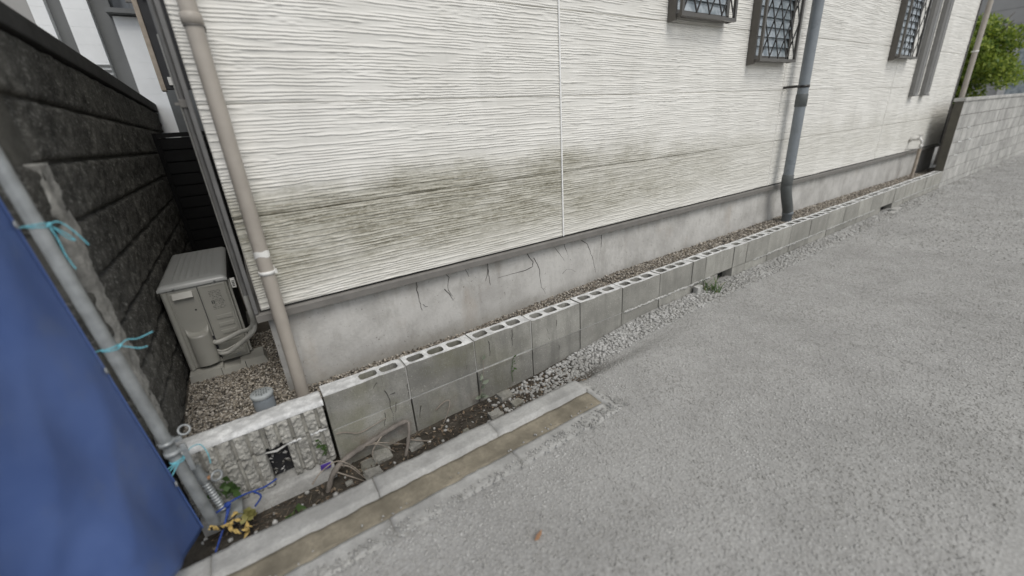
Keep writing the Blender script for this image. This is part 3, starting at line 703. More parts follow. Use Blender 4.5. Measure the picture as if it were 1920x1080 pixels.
part('hole_backing', MB().box(-1.986, -1.896, -.262, -.225, -.652, -.478), BLACK, ew)
rb = MB()
for k in range(26):
    c0 = (random.uniform(-1.978, -1.904), random.uniform(-.30, -.268), random.uniform(-.64, -.515)); rr = random.uniform(.006, .014)
    rb.add([(c0[0]+rr*random.uniform(-1, 1), c0[1]+rr*random.uniform(-1, 1), c0[2]+rr*random.uniform(-1, 1)) for _ in range(4)], [(0, 1, 2), (0, 2, 3), (0, 3, 1), (1, 3, 2)], 0 if random.random() < .6 else 1)
part('rubble', rb, [MORD, MOR], ew)
X_ = np.linspace(-2.27, -1.742, 60); Y_ = np.linspace(-.362, -.22, 20); AX, AY = np.meshgrid(X_, Y_)
V = np.stack([AX+2, AY+.27, -.658+.016*(fbm(AX*12, AY*18, 19)-.5)-.012*np.clip((-.345-AY)/.017, 0, 1)**2+.66], -1)
link('footing', gridmesh(slab(V, -.84+.66, 2), FOOT), ew)

# ================================================================== TALL BLOCK WALL (right)
tw = thing('tall_block_wall', 'tall pale concrete block wall with a dark end face, beyond the house', 'block wall', (11, -.27, -.6))
tmesh = MB().box(0, .392, 0, .097, 0, .192, bev=.002).mesh(TALL); thalf = MB().box(0, .192, 0, .097, 0, .192, bev=.002).mesh(TALL)
for r_ in range(7):
    z0 = -.7+r_*.2; x = 7.556 - (.2 if r_ % 2 else 0); first = True
    while x < 15.5:
        if first and r_ % 2: link('concrete_block', thalf, tw, Vector((7.556, YF+.0015, z0+.01))-tw.location)
        else: link('concrete_block', tmesh, tw, Vector((x, YF+random.uniform(0, .003), z0+.01))-tw.location)
        x += .4; first = False
part('mortar_core', MB().box(7.554, 15.6, YF+.007, YB2-.006, -.7, .70), MORD, tw)
part('coping', MB().box(7.53, 15.7, YF-.016, YB2+.016, .702, .752, bev=.006), TALL, tw)
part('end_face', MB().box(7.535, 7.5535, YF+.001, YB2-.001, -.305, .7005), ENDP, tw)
for k in range(5):
    zz = [-.1, .1, .1, .3, -.1][k]; a = [7.9, 7.9, 8.5, 8.2, 9.5][k]
    part('mortar_smear', MB().tube([(a+j*.03, YF-.001+random.uniform(-.003, .003), zz+random.uniform(-.006, .006)) for j in range(7)], [.003, .009, .012, .007, .011, .008, .002], 6, sm=False), TOP, tw)

# ================================================================== DARK LEFT WALL
dw = thing('stone_block_wall', 'tall dark split-stone block wall along the narrow alley', 'block wall', (-2.34, 2.5, -.6))
ZJ = [-.62, -.42, -.221, -.021, .179, .369, .569, .766, .962, 1.172]
def splitmesh(L, h, s):
    Y_ = np.linspace(0, L, int(L/.0085)); Z_ = np.linspace(0, h, int(h/.0085)); AY, AZ = np.meshgrid(Y_, Z_)
    H = .022*(fbm(AY*24, AZ*26, s, 5)-.5)+.010*(np.abs(vn(AY*9+AZ*4, AZ*8, s+2)-.5))
    e = np.minimum(np.minimum(AY, L-AY), np.minimum(AZ, h-AZ)); H -= .011*np.exp(-e/.005)
    return slab(np.stack([H, AY, AZ], -1), -.11, 0)
sm_ = [gridmesh(splitmesh(.392, .186, 30+k), LWALL) for k in range(5)]
for r_ in range(len(ZJ)-1):
    y = -.392 + (.2 if r_ % 2 else 0)
    h = ZJ[r_+1]-ZJ[r_]-.012
    while y < 6.9:
        o = link('split_block', sm_[random.randrange(5)], dw, Vector((-2.284, y, ZJ[r_]+.006))-dw.location); o.scale.z = h/.186; y += .397
part('mortar_core', MB().box(-2.385, -2.305, -.385, 6.9, -.62, 1.17), MORD, dw)
part('coping', MB().box(-2.41, -2.268, -.40, 6.95, 1.174, 1.254, bev=.008), LCAP, dw)
Z_ = np.linspace(-.27, .765, 130); U_ = np.linspace(0, 1, 22); AU, AZ = np.meshgrid(U_, Z_)
wl = -.29+.05*(fbm(AZ*14, AZ*0+2, 5)-.5)-.01; wr = -.165+.07*(fbm(AZ*12, AZ*0+8, 6)-.5)
AY = wl+(wr-wl)*AU; bul = np.clip(np.minimum(AU, 1-AU)*6, 0, 1)
H = -.006+.020*bul*(.35+fbm(AY*30, AZ*22, 12))+.012*(fbm(AY*60, AZ*55, 13)-.5)
V = np.stack([-2.284+H+2.34, AY-2.5, AZ+.6], -1); link('mortar_scar', gridmesh(slab(V, -2.30+2.34, 0), SCAR), dw)

# ================================================================== AIR CONDITIONER
ac = thing('air_conditioner', 'grey outdoor air conditioner unit on plastic feet in the narrow alley', 'air conditioner', (-2.105, .95, -.42))
AX0, AX1, AY0, AY1, AZ0, AZ1 = -2.262, -1.968, .53, 1.36, -.368, .125
part('case', MB().box(AX0, AX1, AY0, AY1, AZ0, AZ1-.028, bev=.012), ACM, ac)
X_ = np.linspace(AX0-.006, AX1+.006, 90); Y_ = np.linspace(AY0-.008, AY1+.006, 70); GX_, GY_ = np.meshgrid(X_, Y_)
e = np.minimum(np.minimum(GX_-X_[0], X_[-1]-GX_), np.minimum(GY_-Y_[0], Y_[-1]-GY_))
rib = np.zeros_like(GX_)
for k in range(7):
    cx = AX0+.062+k*.029; rib += .0045*np.clip(1-np.abs(GX_-cx)/.008, 0, 1)*np.clip((GY_-AY0-.07)/.02, 0, 1)*np.clip((AY1-.05-GY_)/.02, 0, 1)
Zt = AZ1+.004-.016*np.exp(-(e/.010)**1.3)+rib
V = np.stack([GX_+2.105, GY_-.95, Zt+.42], -1); link('top_cover', gridmesh(slab(V, AZ1-.026+.42, 2), ACT), ac)
yf = AY0-.0015
# right service panel: raised rim and embossed bars
spn = part('side_panel', MB().box(-2.098, AX1-.012, yf-.004, yf+.004, AZ0+.02, AZ1-.034, bev=.003), ACM, ac)
for k, z_ in enumerate((-.100, -.145, -.190, -.235, -.325)):
    m = MB().box(-2.066, -1.992, yf-.0085, yf-.003, z_-.013, z_+.010, bev=.0025); part('embossed_bar', m, ACM, spn)
m = MB().box(-2.085, -1.985, yf-.0065, yf-.0035, .0805, .0835); m.box(-1.988, -1.985, yf-.0065, yf-.0035, -.075, .0804); part('panel_rim', m, ACM, spn)
# valve cover: recess with lip at the top, swelling half-round below
vrc = part('valve_recess', MB().box(-2.225, -2.112, yf-.003, yf+.004, AZ0+.015, .078, bev=.002), ACM, ac)
m = MB(); zs_ = np.linspace(-.105, AZ0+.02, 14); na = 14; vs = []
for i, z_ in enumerate(zs_):
    swell = min(1., .25+1.3*math.sin(min(1, i/3)*math.pi/2)); 
    for j in range(na+1):
        t = math.pi*j/na; sag = .022*math.sin(t) if i == 0 else 0
        vs.append((-2.166-.053*math.cos(t), yf-.003-.042*math.sin(t)*[.05, .5, .92, 1][min(i, 3)], z_-(.05*math.sin(t)*[1, .8, .5][i] if i < 3 else 0)))
m.add(vs, [(i*(na+1)+j, i*(na+1)+j+1, (i+1)*(na+1)+j+1, (i+1)*(na+1)+j) for i in range(13) for j in range(na)], 0, True)
m.add(vs[:na+1], [tuple(range(na+1))]); m.add(vs[-na-1:], [tuple(range(na, -1, -1))]); part('valve_cover', m, ACM, ac)
part('handle', MB().add([(-2.216, yf-.004, .080), (-2.130, yf-.004, .080), (-2.130, yf-.024, .050), (-2.216, yf-.024, .050), (-2.216, yf-.004, .045), (-2.130, yf-.004, .045), (-2.130, yf-.020, .046), (-2.216, yf-.020, .046)], [(0, 1, 2, 3), (2, 6, 7, 3), (4, 5, 1, 0), (7, 6, 5, 4), (0, 3, 7, 4), (1, 5, 6, 2)]), ACM, ac)
part('cover_hole', MB().lathe((-2.14, yf-.0035, -.03), [(.005, -.001), (.005, .0015)], 10, axis='y'), BLACK, vrc)
part('corner_post', MB().tube([(AX0+.016, AY0+.004, AZ0+.002), (AX0+.016, AY0+.004, AZ1-.03)], .015, 14), ACM, ac)
part('seam', MB().box(-2.1055, -2.1025, yf-.0035, yf+.003, AZ0+.02, AZ1-.034), BLACK, ac)
for x_, z_ in ((-2.20, .106), (-2.02, .108), (-2.028, AZ0+.026), (-2.018, AZ0+.024)): part('screw', MB().lathe((x_, AY0-.011 if z_ > 0 else yf-.006, z_), [(.0055, 0), (.005, -.003), (.002, -.004)], 10, axis='y'), STEEL, ac)
# printed label: unreadable fine lines and one black square mark
lb = MB(); yl = yf-.0046
def q(x0, x1, z0, z1): lb.box(x0, x1, yl-.0003, yl+.0003, z0, z1)
for r_ in range(13):
    z_ = .052-r_*.0086; x = -2.063
    while x < -2.01:
        l = random.uniform(.003, .009); 
        if random.random() < .8 and not (-2.063 <= x < -2.048 and 6 <= r_ <= 8): q(x, min(x+l, -2.005), z_, z_+random.choice((.002, .003)))
        x += l+random.uniform(.001, .004)
q(-2.063, -2.049, -.0195, -.0165); q(-2.063, -2.049, -.0115, -.0085); q(-2.063, -2.049, -.0035, -.0005); q(-2.063, -2.0595, -.0195, -.0005); q(-2.0525, -2.049, -.0195, -.0005)
part('label_print', lb, INK, spn)
# rear fins and white tag
part('fin_guard', MB().box(AX1-.002, AX1+.008, AY0+.04, AY1-.02, AZ0+.02, AZ1-.04), BLACK, ac)
part('guard_edge', MB().box(AX1-.004, AX1+.012, AY0+.026, AY0+.034, AZ0+.01, AZ1-.036), ACM, ac)
tg = MB().box(AX1+.014, AX1+.036, AY0+.035, AY0+.037, .035, .092, bev=.0008); tgo = part('tag', tg, WHT, ac)
m = MB()
for k in range(4): m.box(AX1+.019, AX1+.031, AY0+.0335, AY0+.0348, .045+k*.009, .050+k*.009)
part('tag_print', m, INK, tgo)
# wrapped lines to the house corner, then up the corner
for k, (z0, dz, r_) in enumerate(((-.235, .0, .0125), (-.29, -.012, .006), (-.305, -.018, .0110))):
    x0 = -2.118+.004*k
    pts = [(x0, yf+.01, z0), (x0+.02, yf-.03-.006*k, z0+.002), (-2.05, yf-.055-.012*k, z0+.018), (-1.98, .42-.02*k, z0+.055+.012*k), (-1.925, .31-.01*k, -.135-.012*k), (-1.896, .23+.01*k, -.07-.015*k), (-1.892+.002*k, .16+.028*k, .03), (-1.892, .16+.028*k, .3), (-1.892, .16+.028*k, 1.2)]
    # Catmull-Rom smoothing
    sp = []
    for i in range(len(pts)-1):
        p0, p1, p2, p3 = [Vector(pts[max(0, min(len(pts)-1, i+d_))]) for d_ in (-1, 0, 1, 2)]
        for t_ in (0, .25, .5, .75): sp.append(.5*((2*p1)+(p2-p0)*t_+(2*p0-5*p1+4*p2-p3)*t_*t_+(3*p1-p0-3*p2+p3)*t_**3))
    sp.append(Vector(pts[-1])); part('refrigerant_line', MB().tube(sp, r_, 12), INSUL, ac)
part('line_opening', MB().box(-2.124, -2.106, yf-.0045, yf+.002, -.335, -.20), BLACK, ac)
# plastic feet under the case
for yy0, yy1 in ((.465, .60), (1.2, 1.33)):
    m = MB(); m.prism([(-2.268, -.428), (-2.262, -.372), (-2.11, -.372), (-2.105, -.388), (-2.03, -.388), (-2.022, -.372), (-1.905, -.372), (-1.888, -.432)], yy0, yy1); part('foot', m, ACF, ac)
m = MB(); m.box(-2.12, -2.118, .4635, .4645, -.428, -.374); m.box(-2.004, -2.001, .4635, .4645, -.43, -.374); part('foot_joint', m, DARK, ac)

# ------------------------------------------------------------------ drain cap
dc = thing('drain_pipe_stub', 'round grey drain pipe stub with a pierced lid in the pebbles', 'drain cap', (-1.945, -.045, -.44))
part('pipe', MB().lathe((-1.945, -.045, 0), [(.045, -.47), (.045, -.352), (.043, -.350)], 28), PIPEG, dc)
lid = part('lid', MB().lathe((-1.945, -.045, 0), [(.047, -.352), (.0495, -.349), (.0495, -.336), (.047, -.332), (.020, -.331), (.0, -.331)], 32), plain('pale_grey_lid', (.34, .36, .355), .5, dirt=.3), dc)
m = MB()
for i in range(-3, 4):
    for j in range(-3, 4):
        if i*i+j*j <= 9: m.box(-1.945+i*.0105-.0035, -1.945+i*.0105+.0035, -.045+j*.0105-.0022, -.045+j*.0105+.0022, -.3312, -.3300)
part('lid_slot', m, PIPED, lid)

# ================================================================== KERB CHANNEL in the foreground
kx0, ky0, kx1, ky1 = -2.75, -.828, -.47, -.835
kc = thing('drain_channel', 'pale concrete drain channel with tan silt, lying along the ditch', 'drain channel', ((kx0+kx1)/2, (ky0+ky1)/2, -.6))
du = Vector((kx1-kx0, ky1-ky0, 0)); KL = du.length; du.normalize(); dn = Vector((-du.y, du.x, 0))
def chan(u0, u1, w0, w1, zt, zb, mat, name, amp=.004, s=0):
    U_ = np.linspace(u0, u1, int((u1-u0)/.02)); W_ = np.linspace(w0, w1, 8); AU, AW = np.meshgrid(U_, W_)
    o3 = np.array([kx0, ky0, 0]); AW = AW+.012*(fbm(AU*7, AU*0+s, s+2)-.5)*np.sign(w0+w1+1e-6)*((AW-w0)/(w1-w0) if w0+w1 > 0 else (w1-AW)/(w1-w0)); P = o3+AU[..., None]*np.array(du)+AW[..., None]*np.array(dn)
    P[..., 2] = zt+amp*2*(fbm(AU*20, AW*20, s)-.5)
    P = P-np.array(kc.location); return link(name, gridmesh(slab(P, zb-kc.location.z, 2), mat), kc)
for k in range(4):
    a, b = k*(KL-.05)/4+.002, (k+1)*(KL-.05)/4-.002
    chan(a, b, .055, .148, -.537, -.74, KERB, 'rim', .007, k); chan(a, b, -.150, -.058, -.566, -.70, KERB, 'rim', .006, 9+k)
chan(.01, KL-.05, -.057, .054, -.566, -.69, DIRT, 'silt', .008, 30)
chan(KL-.049, KL, -.148, .146, -.560, -.69, KERB, 'end_stop', .003, 40)

# ================================================================== POST, TARP, CORDS
pb, pt_ = Vector((-2.202, -.45, -.63)), Vector((-2.381, -.45, 1.9))
def onpost(z): t = (z-pb.z)/(pt_.z-pb.z); return pb.lerp(pt_, t)
po = thing('scaffold_post', 'leaning galvanised scaffold pipe holding up the blue tarpaulin', 'post', tuple(pb))
part('pipe', MB().tube([pb, pb.lerp(pt_, .4), pt_], .019, 22), STEEL, po)
for z_ in (-.19, -.235):
    c0 = onpost(z_); cla = part('clamp', MB().lathe(c0, [(.022, -.009), (.0245, -.009), (.0245, .009), (.022, .009)], 18).box(c0.x+.02, c0.x+.044, c0.y-.008, c0.y+.008, c0.z-.008, c0.z+.008, bev=.002), STEEL, po)
c0 = onpost(-.185); part('ring', MB().torus((c0.x+.056, c0.y+.012, c0.z+.016), .017, .0035, (.3, -.7, .65)), STEEL, po)
m = MB().box(c0.x+.03, c0.x+.046, c0.y-.004, c0.y+.006, c0.z-.15, c0.z-.03, bev=.002); m.lathe((c0.x+.038, c0.y-.006, c0.z-.045), [(.006, 0), (.006, -.006)], 10, axis='y'); part('flat_bar', m, STEEL, po)

jk = thing('screw_jack', 'threaded scaffold screw jack with a ring handle against the ribbed wall', 'screw jack', (-2.17, -.40, -.62))
ja, jb = Vector((-2.172, -.40, -.60)), Vector((-2.205, -.385, -.372)); ax = (jb-ja)
m = MB(); k = 150; pts = [ja.lerp(jb, i/k) for i in range(k+1)]
m.tube(pts, [.0125+.0022*math.sin(i/k*2*math.pi*17) if i < 108 else .0165 for i in range(k+1)], 14); part('threaded_rod', m, STEEL, jk)
c0 = ja.lerp(jb, .72); part('nut', MB().tube([ja.lerp(jb, .70), ja.lerp(jb, .80)], .0215, 8, sm=False), STEEL, jk)
part('ring_handle', MB().torus(c0+Vector((.046, -.015, .004)), .0185, .0045, (.5, -.8, .2)), STEEL, jk)
part('lug', MB().tube([c0, c0+Vector((.03, -.01, .004))], .008, 8), plain('rust', (.30, .16, .08), .8), jk)
m = MB().box(-2.23, -2.11, -.46, -.36, -.625, -.612); part('base_plate', m, STEEL, jk)

# tarp: hangs from the post towards the camera's left
tU = np.linspace(0, 1.0, 70); tZ = np.linspace(-.42, 1.35, 90); AU, AZ = np.meshgrid(tU, tZ)
low = np.clip((.1-AZ)/.5, 0, 1)
px_ = -2.202+(AZ+.63)/2.53*(-.179)
fold = .02*(np.abs(fbm(AU*5+AZ*1.5, AZ*3-AU*2, 21, 3)-.5)*2)-.012*np.abs(np.sin(AU*16+AZ*7))+.030*np.sin(AU*11+2.2*AZ)+.018*np.sin(AU*23-3*AZ+1)+.03*(fbm(AU*3, AZ*2.2, 7)-.5)
TX = px_-.012-.22*AU-.15*AU*AU+.6*fold*np.clip(AU*5, 0, 1)
TY = -.502-1.15*AU+.02*np.sin(AZ*5)*np.clip(AU*4, 0, 1)
TZ = AZ-.14+.14*np.clip(AU*3, 0, 1)*low-.012*np.sin(AU*17)*low
tp_o = np.array([-2.2, -1.1, -.4]); tv = np.stack([TX, TY, TZ], -1)-tp_o
tpth = thing('tarpaulin', 'blue tarpaulin sheet tied to the scaffold pipe at the near left', 'tarpaulin', tuple(tp_o))
me = gridmesh(tv, TARP); sh = link('sheet', me, tpth)
sol = sh.modifiers.new('thickness', 'SOLIDIFY'); sol.thickness = .0012
# hem and eyelets along the post edge
hm = MB().tube([tuple(tv[i, 0]+tp_o) for i in range(0, 90, 3)], .004, 6); part('hem', hm, TARP, tpth)
for z_ in (.62, .16, -.32): part('eyelet', MB().torus((px_[0, 0]-.01 if False else onpost(z_).x-.014, -.52, z_), .009, .0025, (1, .1, 0), 14, 6), STEEL, tpth)

def curve(pts, n=6):
    P = [Vector(p) for p in pts]; o = []
    for i in range(len(P)-1):
        p0, p1, p2, p3 = [P[max(0, min(len(P)-1, i+d_))] for d_ in (-1, 0, 1, 2)]
        for k in range(n):
            t = k/n; o.append(.5*((2*p1)+(p2-p0)*t+(2*p0-5*p1+4*p2-p3)*t*t+(3*p1-p0-3*p2+p3)*t**3))
    return o+[P[-1]]
def cord(z_, label, tails):
    c0 = onpost(z_); o = thing('tie_cord', label, 'cord', tuple(c0), 'pale blue cords tying the tarpaulin')
    m = MB(); m.torus(c0, .0205, .0018, (.12, .1, 1), 24, 6); m.torus(c0+Vector((0, 0, .006)), .0205, .0018, (-.1, .14, 1), 24, 6); part('loop', m, CYAN, o)
    kn = c0+Vector((.022, .004, .002)); part('knot', MB().tube([kn+Vector((-.006, -.004, -.004)), kn, kn+Vector((.007, .003, .005))], [.003, .006, .003], 8), CYAN, o)
    for tl in tails: part('tail', MB().tube(curve([kn]+[kn+Vector(q_) for q_ in tl]), [.0019]*(len(tl)*6+1), 6), CYAN, o)
    return o
cord(.60, 'topmost pale blue cord knotted around the scaffold pipe', [[(.02, .01, .004), (.04, .02, -.03), (.055, .03, -.075)], [(.005, 0, -.04), (.006, 0, -.09), (.012, .004, -.135)], [(-.03, -.02, .006), (-.055, -.035, .004), (-.08, -.05, .0)], [(.02, .02, -.03), (.032, .028, -.055), (.02, .02, -.045), (.006, .005, -.01)]])
cord(.20, 'middle pale blue cord knotted around the scaffold pipe with flying ends', [[(.02, .01, .012), (.045, .02, .004), (.085, .03, .012)], [(.015, .01, -.012), (.04, .014, -.028), (.06, .02, -.03)], [(-.03, -.015, .006), (-.06, -.03, .01)]])
cord(-.275, 'lowest pale blue cord, frayed, tied between scaffold pipe and screw jack', [[(.02, .03, .01), (.045, .05, -.004), (.055, .05, -.05), (.052, .05, -.10)], [(-.03, -.03, .004), (-.06, -.05, -.004)], [(-.03, -.03, -.004), (-.06, -.045, -.022)], [(-.025, -.03, -.01), (-.05, -.05, -.04)]])

bl = thing('blue_rope', 'dark blue rope knotted at the foot of the screw jack', 'rope', (-2.16, -.42, -.6))
part('knot', MB().tube([(-2.155, -.425, -.572), (-2.15, -.435, -.562), (-2.14, -.43, -.560)], [.006, .013, .008], 10), BLUE, bl)
for pts in ([(-2.20, -.44, -.575), (-2.17, -.44, -.565), (-2.14, -.425, -.562), (-2.09, -.40, -.575), (-2.02, -.395, -.585), (-1.97, -.385, -.578)], [(-2.15, -.43, -.57), (-2.165, -.47, -.60), (-2.19, -.51, -.63), (-2.21, -.56, -.645)], [(-2.14, -.43, -.565), (-2.155, -.455, -.59), (-2.17, -.47, -.61)], [(-2.06, -.40, -.58), (-2.04, -.41, -.61), (-2.07, -.425, -.635)]):
    part('strand', MB().tube(curve(pts), .0038, 8), BLUE, bl)
yr = thing('twisted_rope', 'yellow and black twisted rope heaped at the foot of the post', 'rope', (-2.15, -.5, -.7))
def twist(pts, r=.0045):
    c_ = curve(pts, 14); m = [MB(), MB(), MB()]
    for k in range(3):
        q_ = []
        for i, p_ in enumerate(c_):
            t = c_[min(i+1, len(c_)-1)]-c_[max(i-1, 0)]; t.normalize(); a = t.orthogonal().normalized(); b = t.cross(a)
            an = i*.55+k*2*math.pi/3; q_.append(p_+(a*math.cos(an)+b*math.sin(an))*r)
        part('strand', m[k].tube(q_, r*.95, 6), [YEL, YEL, BLACK][k], yr)
twist([(-2.205, -.52, -.56), (-2.18, -.50, -.60), (-2.15, -.47, -.625), (-2.12, -.46, -.64), (-2.11, -.475, -.675), (-2.13, -.52, -.70), (-2.17, -.55, -.71)])
twist([(-2.13, -.45, -.60), (-2.16, -.48, -.63), (-2.13, -.51, -.65), (-2.10, -.49, -.67), (-2.12, -.46, -.69)])

# ================================================================== DEAD WOOD, PLANTS
br = thing('dead_branch', 'grey bent dead branch lying at the foot of the low wall', 'branch', (-1.6, -.40, -.68))
c_ = curve([(-1.80, -.43, -.73), (-1.765, -.41, -.672), (-1.715, -.385, -.645), (-1.64, -.372, -.628), (-1.56, -.366, -.616), (-1.47, -.362, -.598), (-1.392, -.36, -.590), (-1.368, -.366, -.600), (-1.385, -.40, -.645), (-1.415, -.43, -.70), (-1.44, -.45, -.74)])
part('limb', MB().tube(c_, [.0105+.005*vn(i*.6, 0, 3).item()-(.004 if i > 36 else 0) for i in range(len(c_))], 10), BARK, br)
for k in range(6):
    i = random.randrange(8, len(c_)-8); a = c_[i]; d_ = Vector((random.choice((-.1, .12, .2, .3, .26))*random.uniform(.6, 1.1), random.uniform(-.10, -.01), random.uniform(-.10, -.04)))
    mid = a+d_*.5+Vector((random.uniform(-.03, .03), random.uniform(-.03, .0), random.uniform(.0, .05)))
    e_ = a+d_; e_.z = max(e_.z, float(gz(e_.x, e_.y))+.004)
    part('twig', MB().tube(curve([a, mid, e_], 5), [.0042-.0003*j for j in range(11)], 6), ROOT, br)
rt_ = []
for k, pts in enumerate(([(-1.70, YF-.004, -.525), (-1.66, YF-.004, -.535), (-1.60, YF-.008, -.568), (-1.52, YF-.008, -.558), (-1.46, YF-.004, -.55)], [(-1.85, -.42, -.66), (-1.80, -.40, -.63), (-1.73, -.39, -.62), (-1.68, -.42, -.65), (-1.65, -.45, -.69)], [(-1.20, YF-.004, -.63), (-1.15, YF-.012, -.595), (-1.12, YF-.02, -.60), (-1.15, YF-.04, -.655), (-1.19, YF-.06, -.69)])):
    single('root', MB().tube(curve(pts), [.0036-.00008*j for j in range(len(pts)*6-5)], 7), ROOT, ['thin pale root creeping over the low wall left of the bent branch', 'curved brown root arching across the corner of the ribbed wall', 'thin hooked twig standing against the low wall'][k], 'root', pts[0])
def leafblade(m, p, d, l, w_, mi=0):
    d = Vector(d).normalized(); s_ = d.cross(Vector((random.uniform(-.4, .4), -1, random.uniform(-.3, .6)))).normalized(); nrm = s_.cross(d)
    p = Vector(p); vs = [p, p+d*l*.35+s_*w_*.5+nrm*l*.04, p+d*l*.75+s_*w_*.35+nrm*l*.02, p+d*l-nrm*l*.06, p+d*l*.75-s_*w_*.35+nrm*l*.02, p+d*l*.35-s_*w_*.5+nrm*l*.04, p+d*l*.5-nrm*l*.02]
    m.add(vs, [(0, 1, 6), (1, 2, 6), (2, 3, 6), (3, 4, 6), (4, 5, 6), (5, 0, 6)], mi, True)
def weed(name, label, base, stems, mat, leaf=(.02, .009), sr=.0018, group=None):
    o = thing(name, label, 'plant', base, group)
    for top, leaves in stems:
        b_ = Vector(base); t_ = b_+Vector(top); md = b_.lerp(t_, .5)+Vector((random.uniform(-.01, .01), 0, 0)); c_ = curve([b_, md, t_], 5)
        part('stem', MB().tube(c_, sr, 6), ROOT if mat is SILV else LEAF, o)
        for k in range(leaves):
            f_ = .35+.65*(k+1)/leaves; p_ = b_.lerp(t_, f_); m = MB()
            leafblade(m, p_, (random.uniform(-1, 1), random.uniform(-.8, -.1), random.uniform(-.4, .8)), leaf[0]*random.uniform(.7, 1.3), leaf[1]*random.uniform(.8, 1.2)); part('leaf', m, mat, o)
    return o
weed('wall_weed', 'small silvery weed growing up a block joint of the low wall', (-.935, -.335, -.69), [((.045, -.005, .26), 2), ((.0, -.012, .05), 7), ((.03, -.01, .17), 6)], SILV, (.042, .02))
weed('wall_weed', 'dark withered weed stalk against the low wall', (-.70, -.33, -.66), [((.012, -.006, .17), 9)], LEAF, (.022, .011))
o = thing('grass_tuft', 'green grass tuft by the vent gap in the low wall', 'grass', (1.22, -.40, -.585))
for k in range(60):
    a = random.uniform(0, 6.28); l = random.uniform(.05, .15); b_ = Vector((1.22+random.gauss(0, .045), -.40+random.gauss(0, .035), -.585)); m = MB()
    tip = b_+Vector((math.cos(a)*l*.7, math.sin(a)*l*.7, l*.75)); c_ = curve([b_, b_.lerp(tip, .5)+Vector((0, 0, l*.18)), tip], 3)
    wv = Vector((-math.sin(a), math.cos(a), 0))*.0042; vs = []
    for i, p_ in enumerate(c_): s_ = wv*(1-i/len(c_)); vs += [p_+s_, p_-s_]
    m.add(vs, [(2*i, 2*i+1, 2*i+3, 2*i+2) for i in range(len(c_)-1)], 0, True); part('blade', m, LEAF if k % 7 else DRYL, o)
weed('ivy_sprig', 'green ivy leaves behind the screw jack', (-2.16, -.345, -.60), [((.02, -.01, .09), 6), ((-.02, -.01, .07), 4), ((.04, -.02, .05), 5)], LEAF, (.04, .03))
weed('ivy_sprig', 'tiny green sprig on the right end of the ribbed wall', (-1.765, -.345, -.60), [((-.01, -.008, .10), 5), ((.015, -.008, .06), 4)], LEAF, (.026, .016))
weed('ditch_weed', 'yellowing leaves in the twisted rope', (-2.105, -.45, -.67), [((.0, -.01, .06), 7), ((.02, -.01, .05), 6)], DRYL, (.035, .026))
weed('ditch_weed', 'low dark green weeds in the ditch beside the drain channel', (-2.02, -.50, -.80), [((random.uniform(-.12, .12), random.uniform(-.08, .06), random.uniform(.03, .1)), 6) for _ in range(7)], LEAF, (.05, .026))
single('wrapper', MB().box(-1.80, -1.755, -.372, -.345, -.652, -.640, bev=.003, jit=.003), PURP, 'crumpled purple wrapper on the footing of the ribbed wall', 'litter', (-1.78, -.36, -.645))
for k, (x_, y_, s_) in enumerate(((5.16, -.42, .05), (5.36, -.40, .07))):
    m = MB().box(x_-s_*1.4, x_+s_*1.4, y_-s_*.6, y_+s_*.6, -.59, -.59+s_*.7, bev=.008, jit=.006)
    single('stone_fragment', m, TALL, ['small pale concrete fragment at the far vent gap', 'larger pale concrete fragment at the far vent gap, on its right'][k], 'rubble', (x_, y_, -.58))
single('stone_fragment', MB().box(1.07, 1.14, -.375, -.335, -.60, -.515, bev=.006, jit=.004), MOR, 'upright grey mortar lump left of the grass tuft', 'rubble', (1.10, -.355, -.59))
single('fallen_leaf', (lambda m: (leafblade(m, (-1.25, -1.29, -.568), (1, .3, .05), .05, .026), m)[1])(MB()), leafmat('orange_leaf', (.36, .2, .11), (.38, .22, .13)), 'orange fallen leaf on the grey gravel', 'leaf', (-1.25, -1.29, -.568))
# dead leaves and broken twigs on the soil of the ditch
n = 1700; lx = rng.uniform(-2.25, -.35, n); ly = rng.uniform(-.66, -.335, n); lz = gz(lx, ly)+rng.uniform(.002, .012, n)
kk = ~((lx < -1.74) & (ly > -.37)); lx, ly, lz = lx[kk], ly[kk], lz[kk]; n = len(lx)
an = rng.uniform(0, 6.28, n); tw = rng.uniform(0, 1, n) < .3; ll = np.where(tw, rng.uniform(.012, .035, n), rng.uniform(.005, .014, n)); ww = np.where(tw, .0012, ll*.45)
d3 = np.stack([np.cos(an), np.sin(an), rng.uniform(-.35, .35, n)], -1); s3 = np.stack([-np.sin(an), np.cos(an), rng.uniform(-.4, .4, n)], -1)
c3 = np.stack([lx, ly, lz], -1); V = np.stack([c3-d3*ll[:, None], c3+s3*ww[:, None], c3+d3*ll[:, None], c3-s3*ww[:, None]], 1).reshape(-1, 3)
me = bpy.data.meshes.new('mesh'); me.from_pydata(V.tolist(), [], np.arange(n*4).reshape(n, 4).tolist())
LIT = pebble('leaf_litter', [(.10, .07, .045), (.16, .115, .075), (.07, .05, .035), (.21, .165, .115), (.12, .10, .08), (.045, .035, .027)]); me.materials.append(LIT.m)
o = link('leaf_litter', me); o['kind'] = 'stuff'; o['label'] = 'brown dead leaves and broken twigs littering the ditch'; o['category'] = 'leaf litter'
# rubble lumps in the ditch
for k in range(9):
    x_ = random.uniform(-1.75, -.55); y_ = random.uniform(-.50, -.36); s_ = random.uniform(.012, .035)
    m = MB().box(x_-s_*1.3, x_+s_*1.3, y_-s_, y_+s_, float(gz(x_, y_))-.01, float(gz(x_, y_))+s_*.9, bev=s_*.3, jit=s_*.2)
    single('ditch_stone', m, BLK, 'one of the lumps of rubble lying in the ditch below the low wall', 'stone', (x_, y_, float(gz(x_, y_))), 'rubble in the ditch')

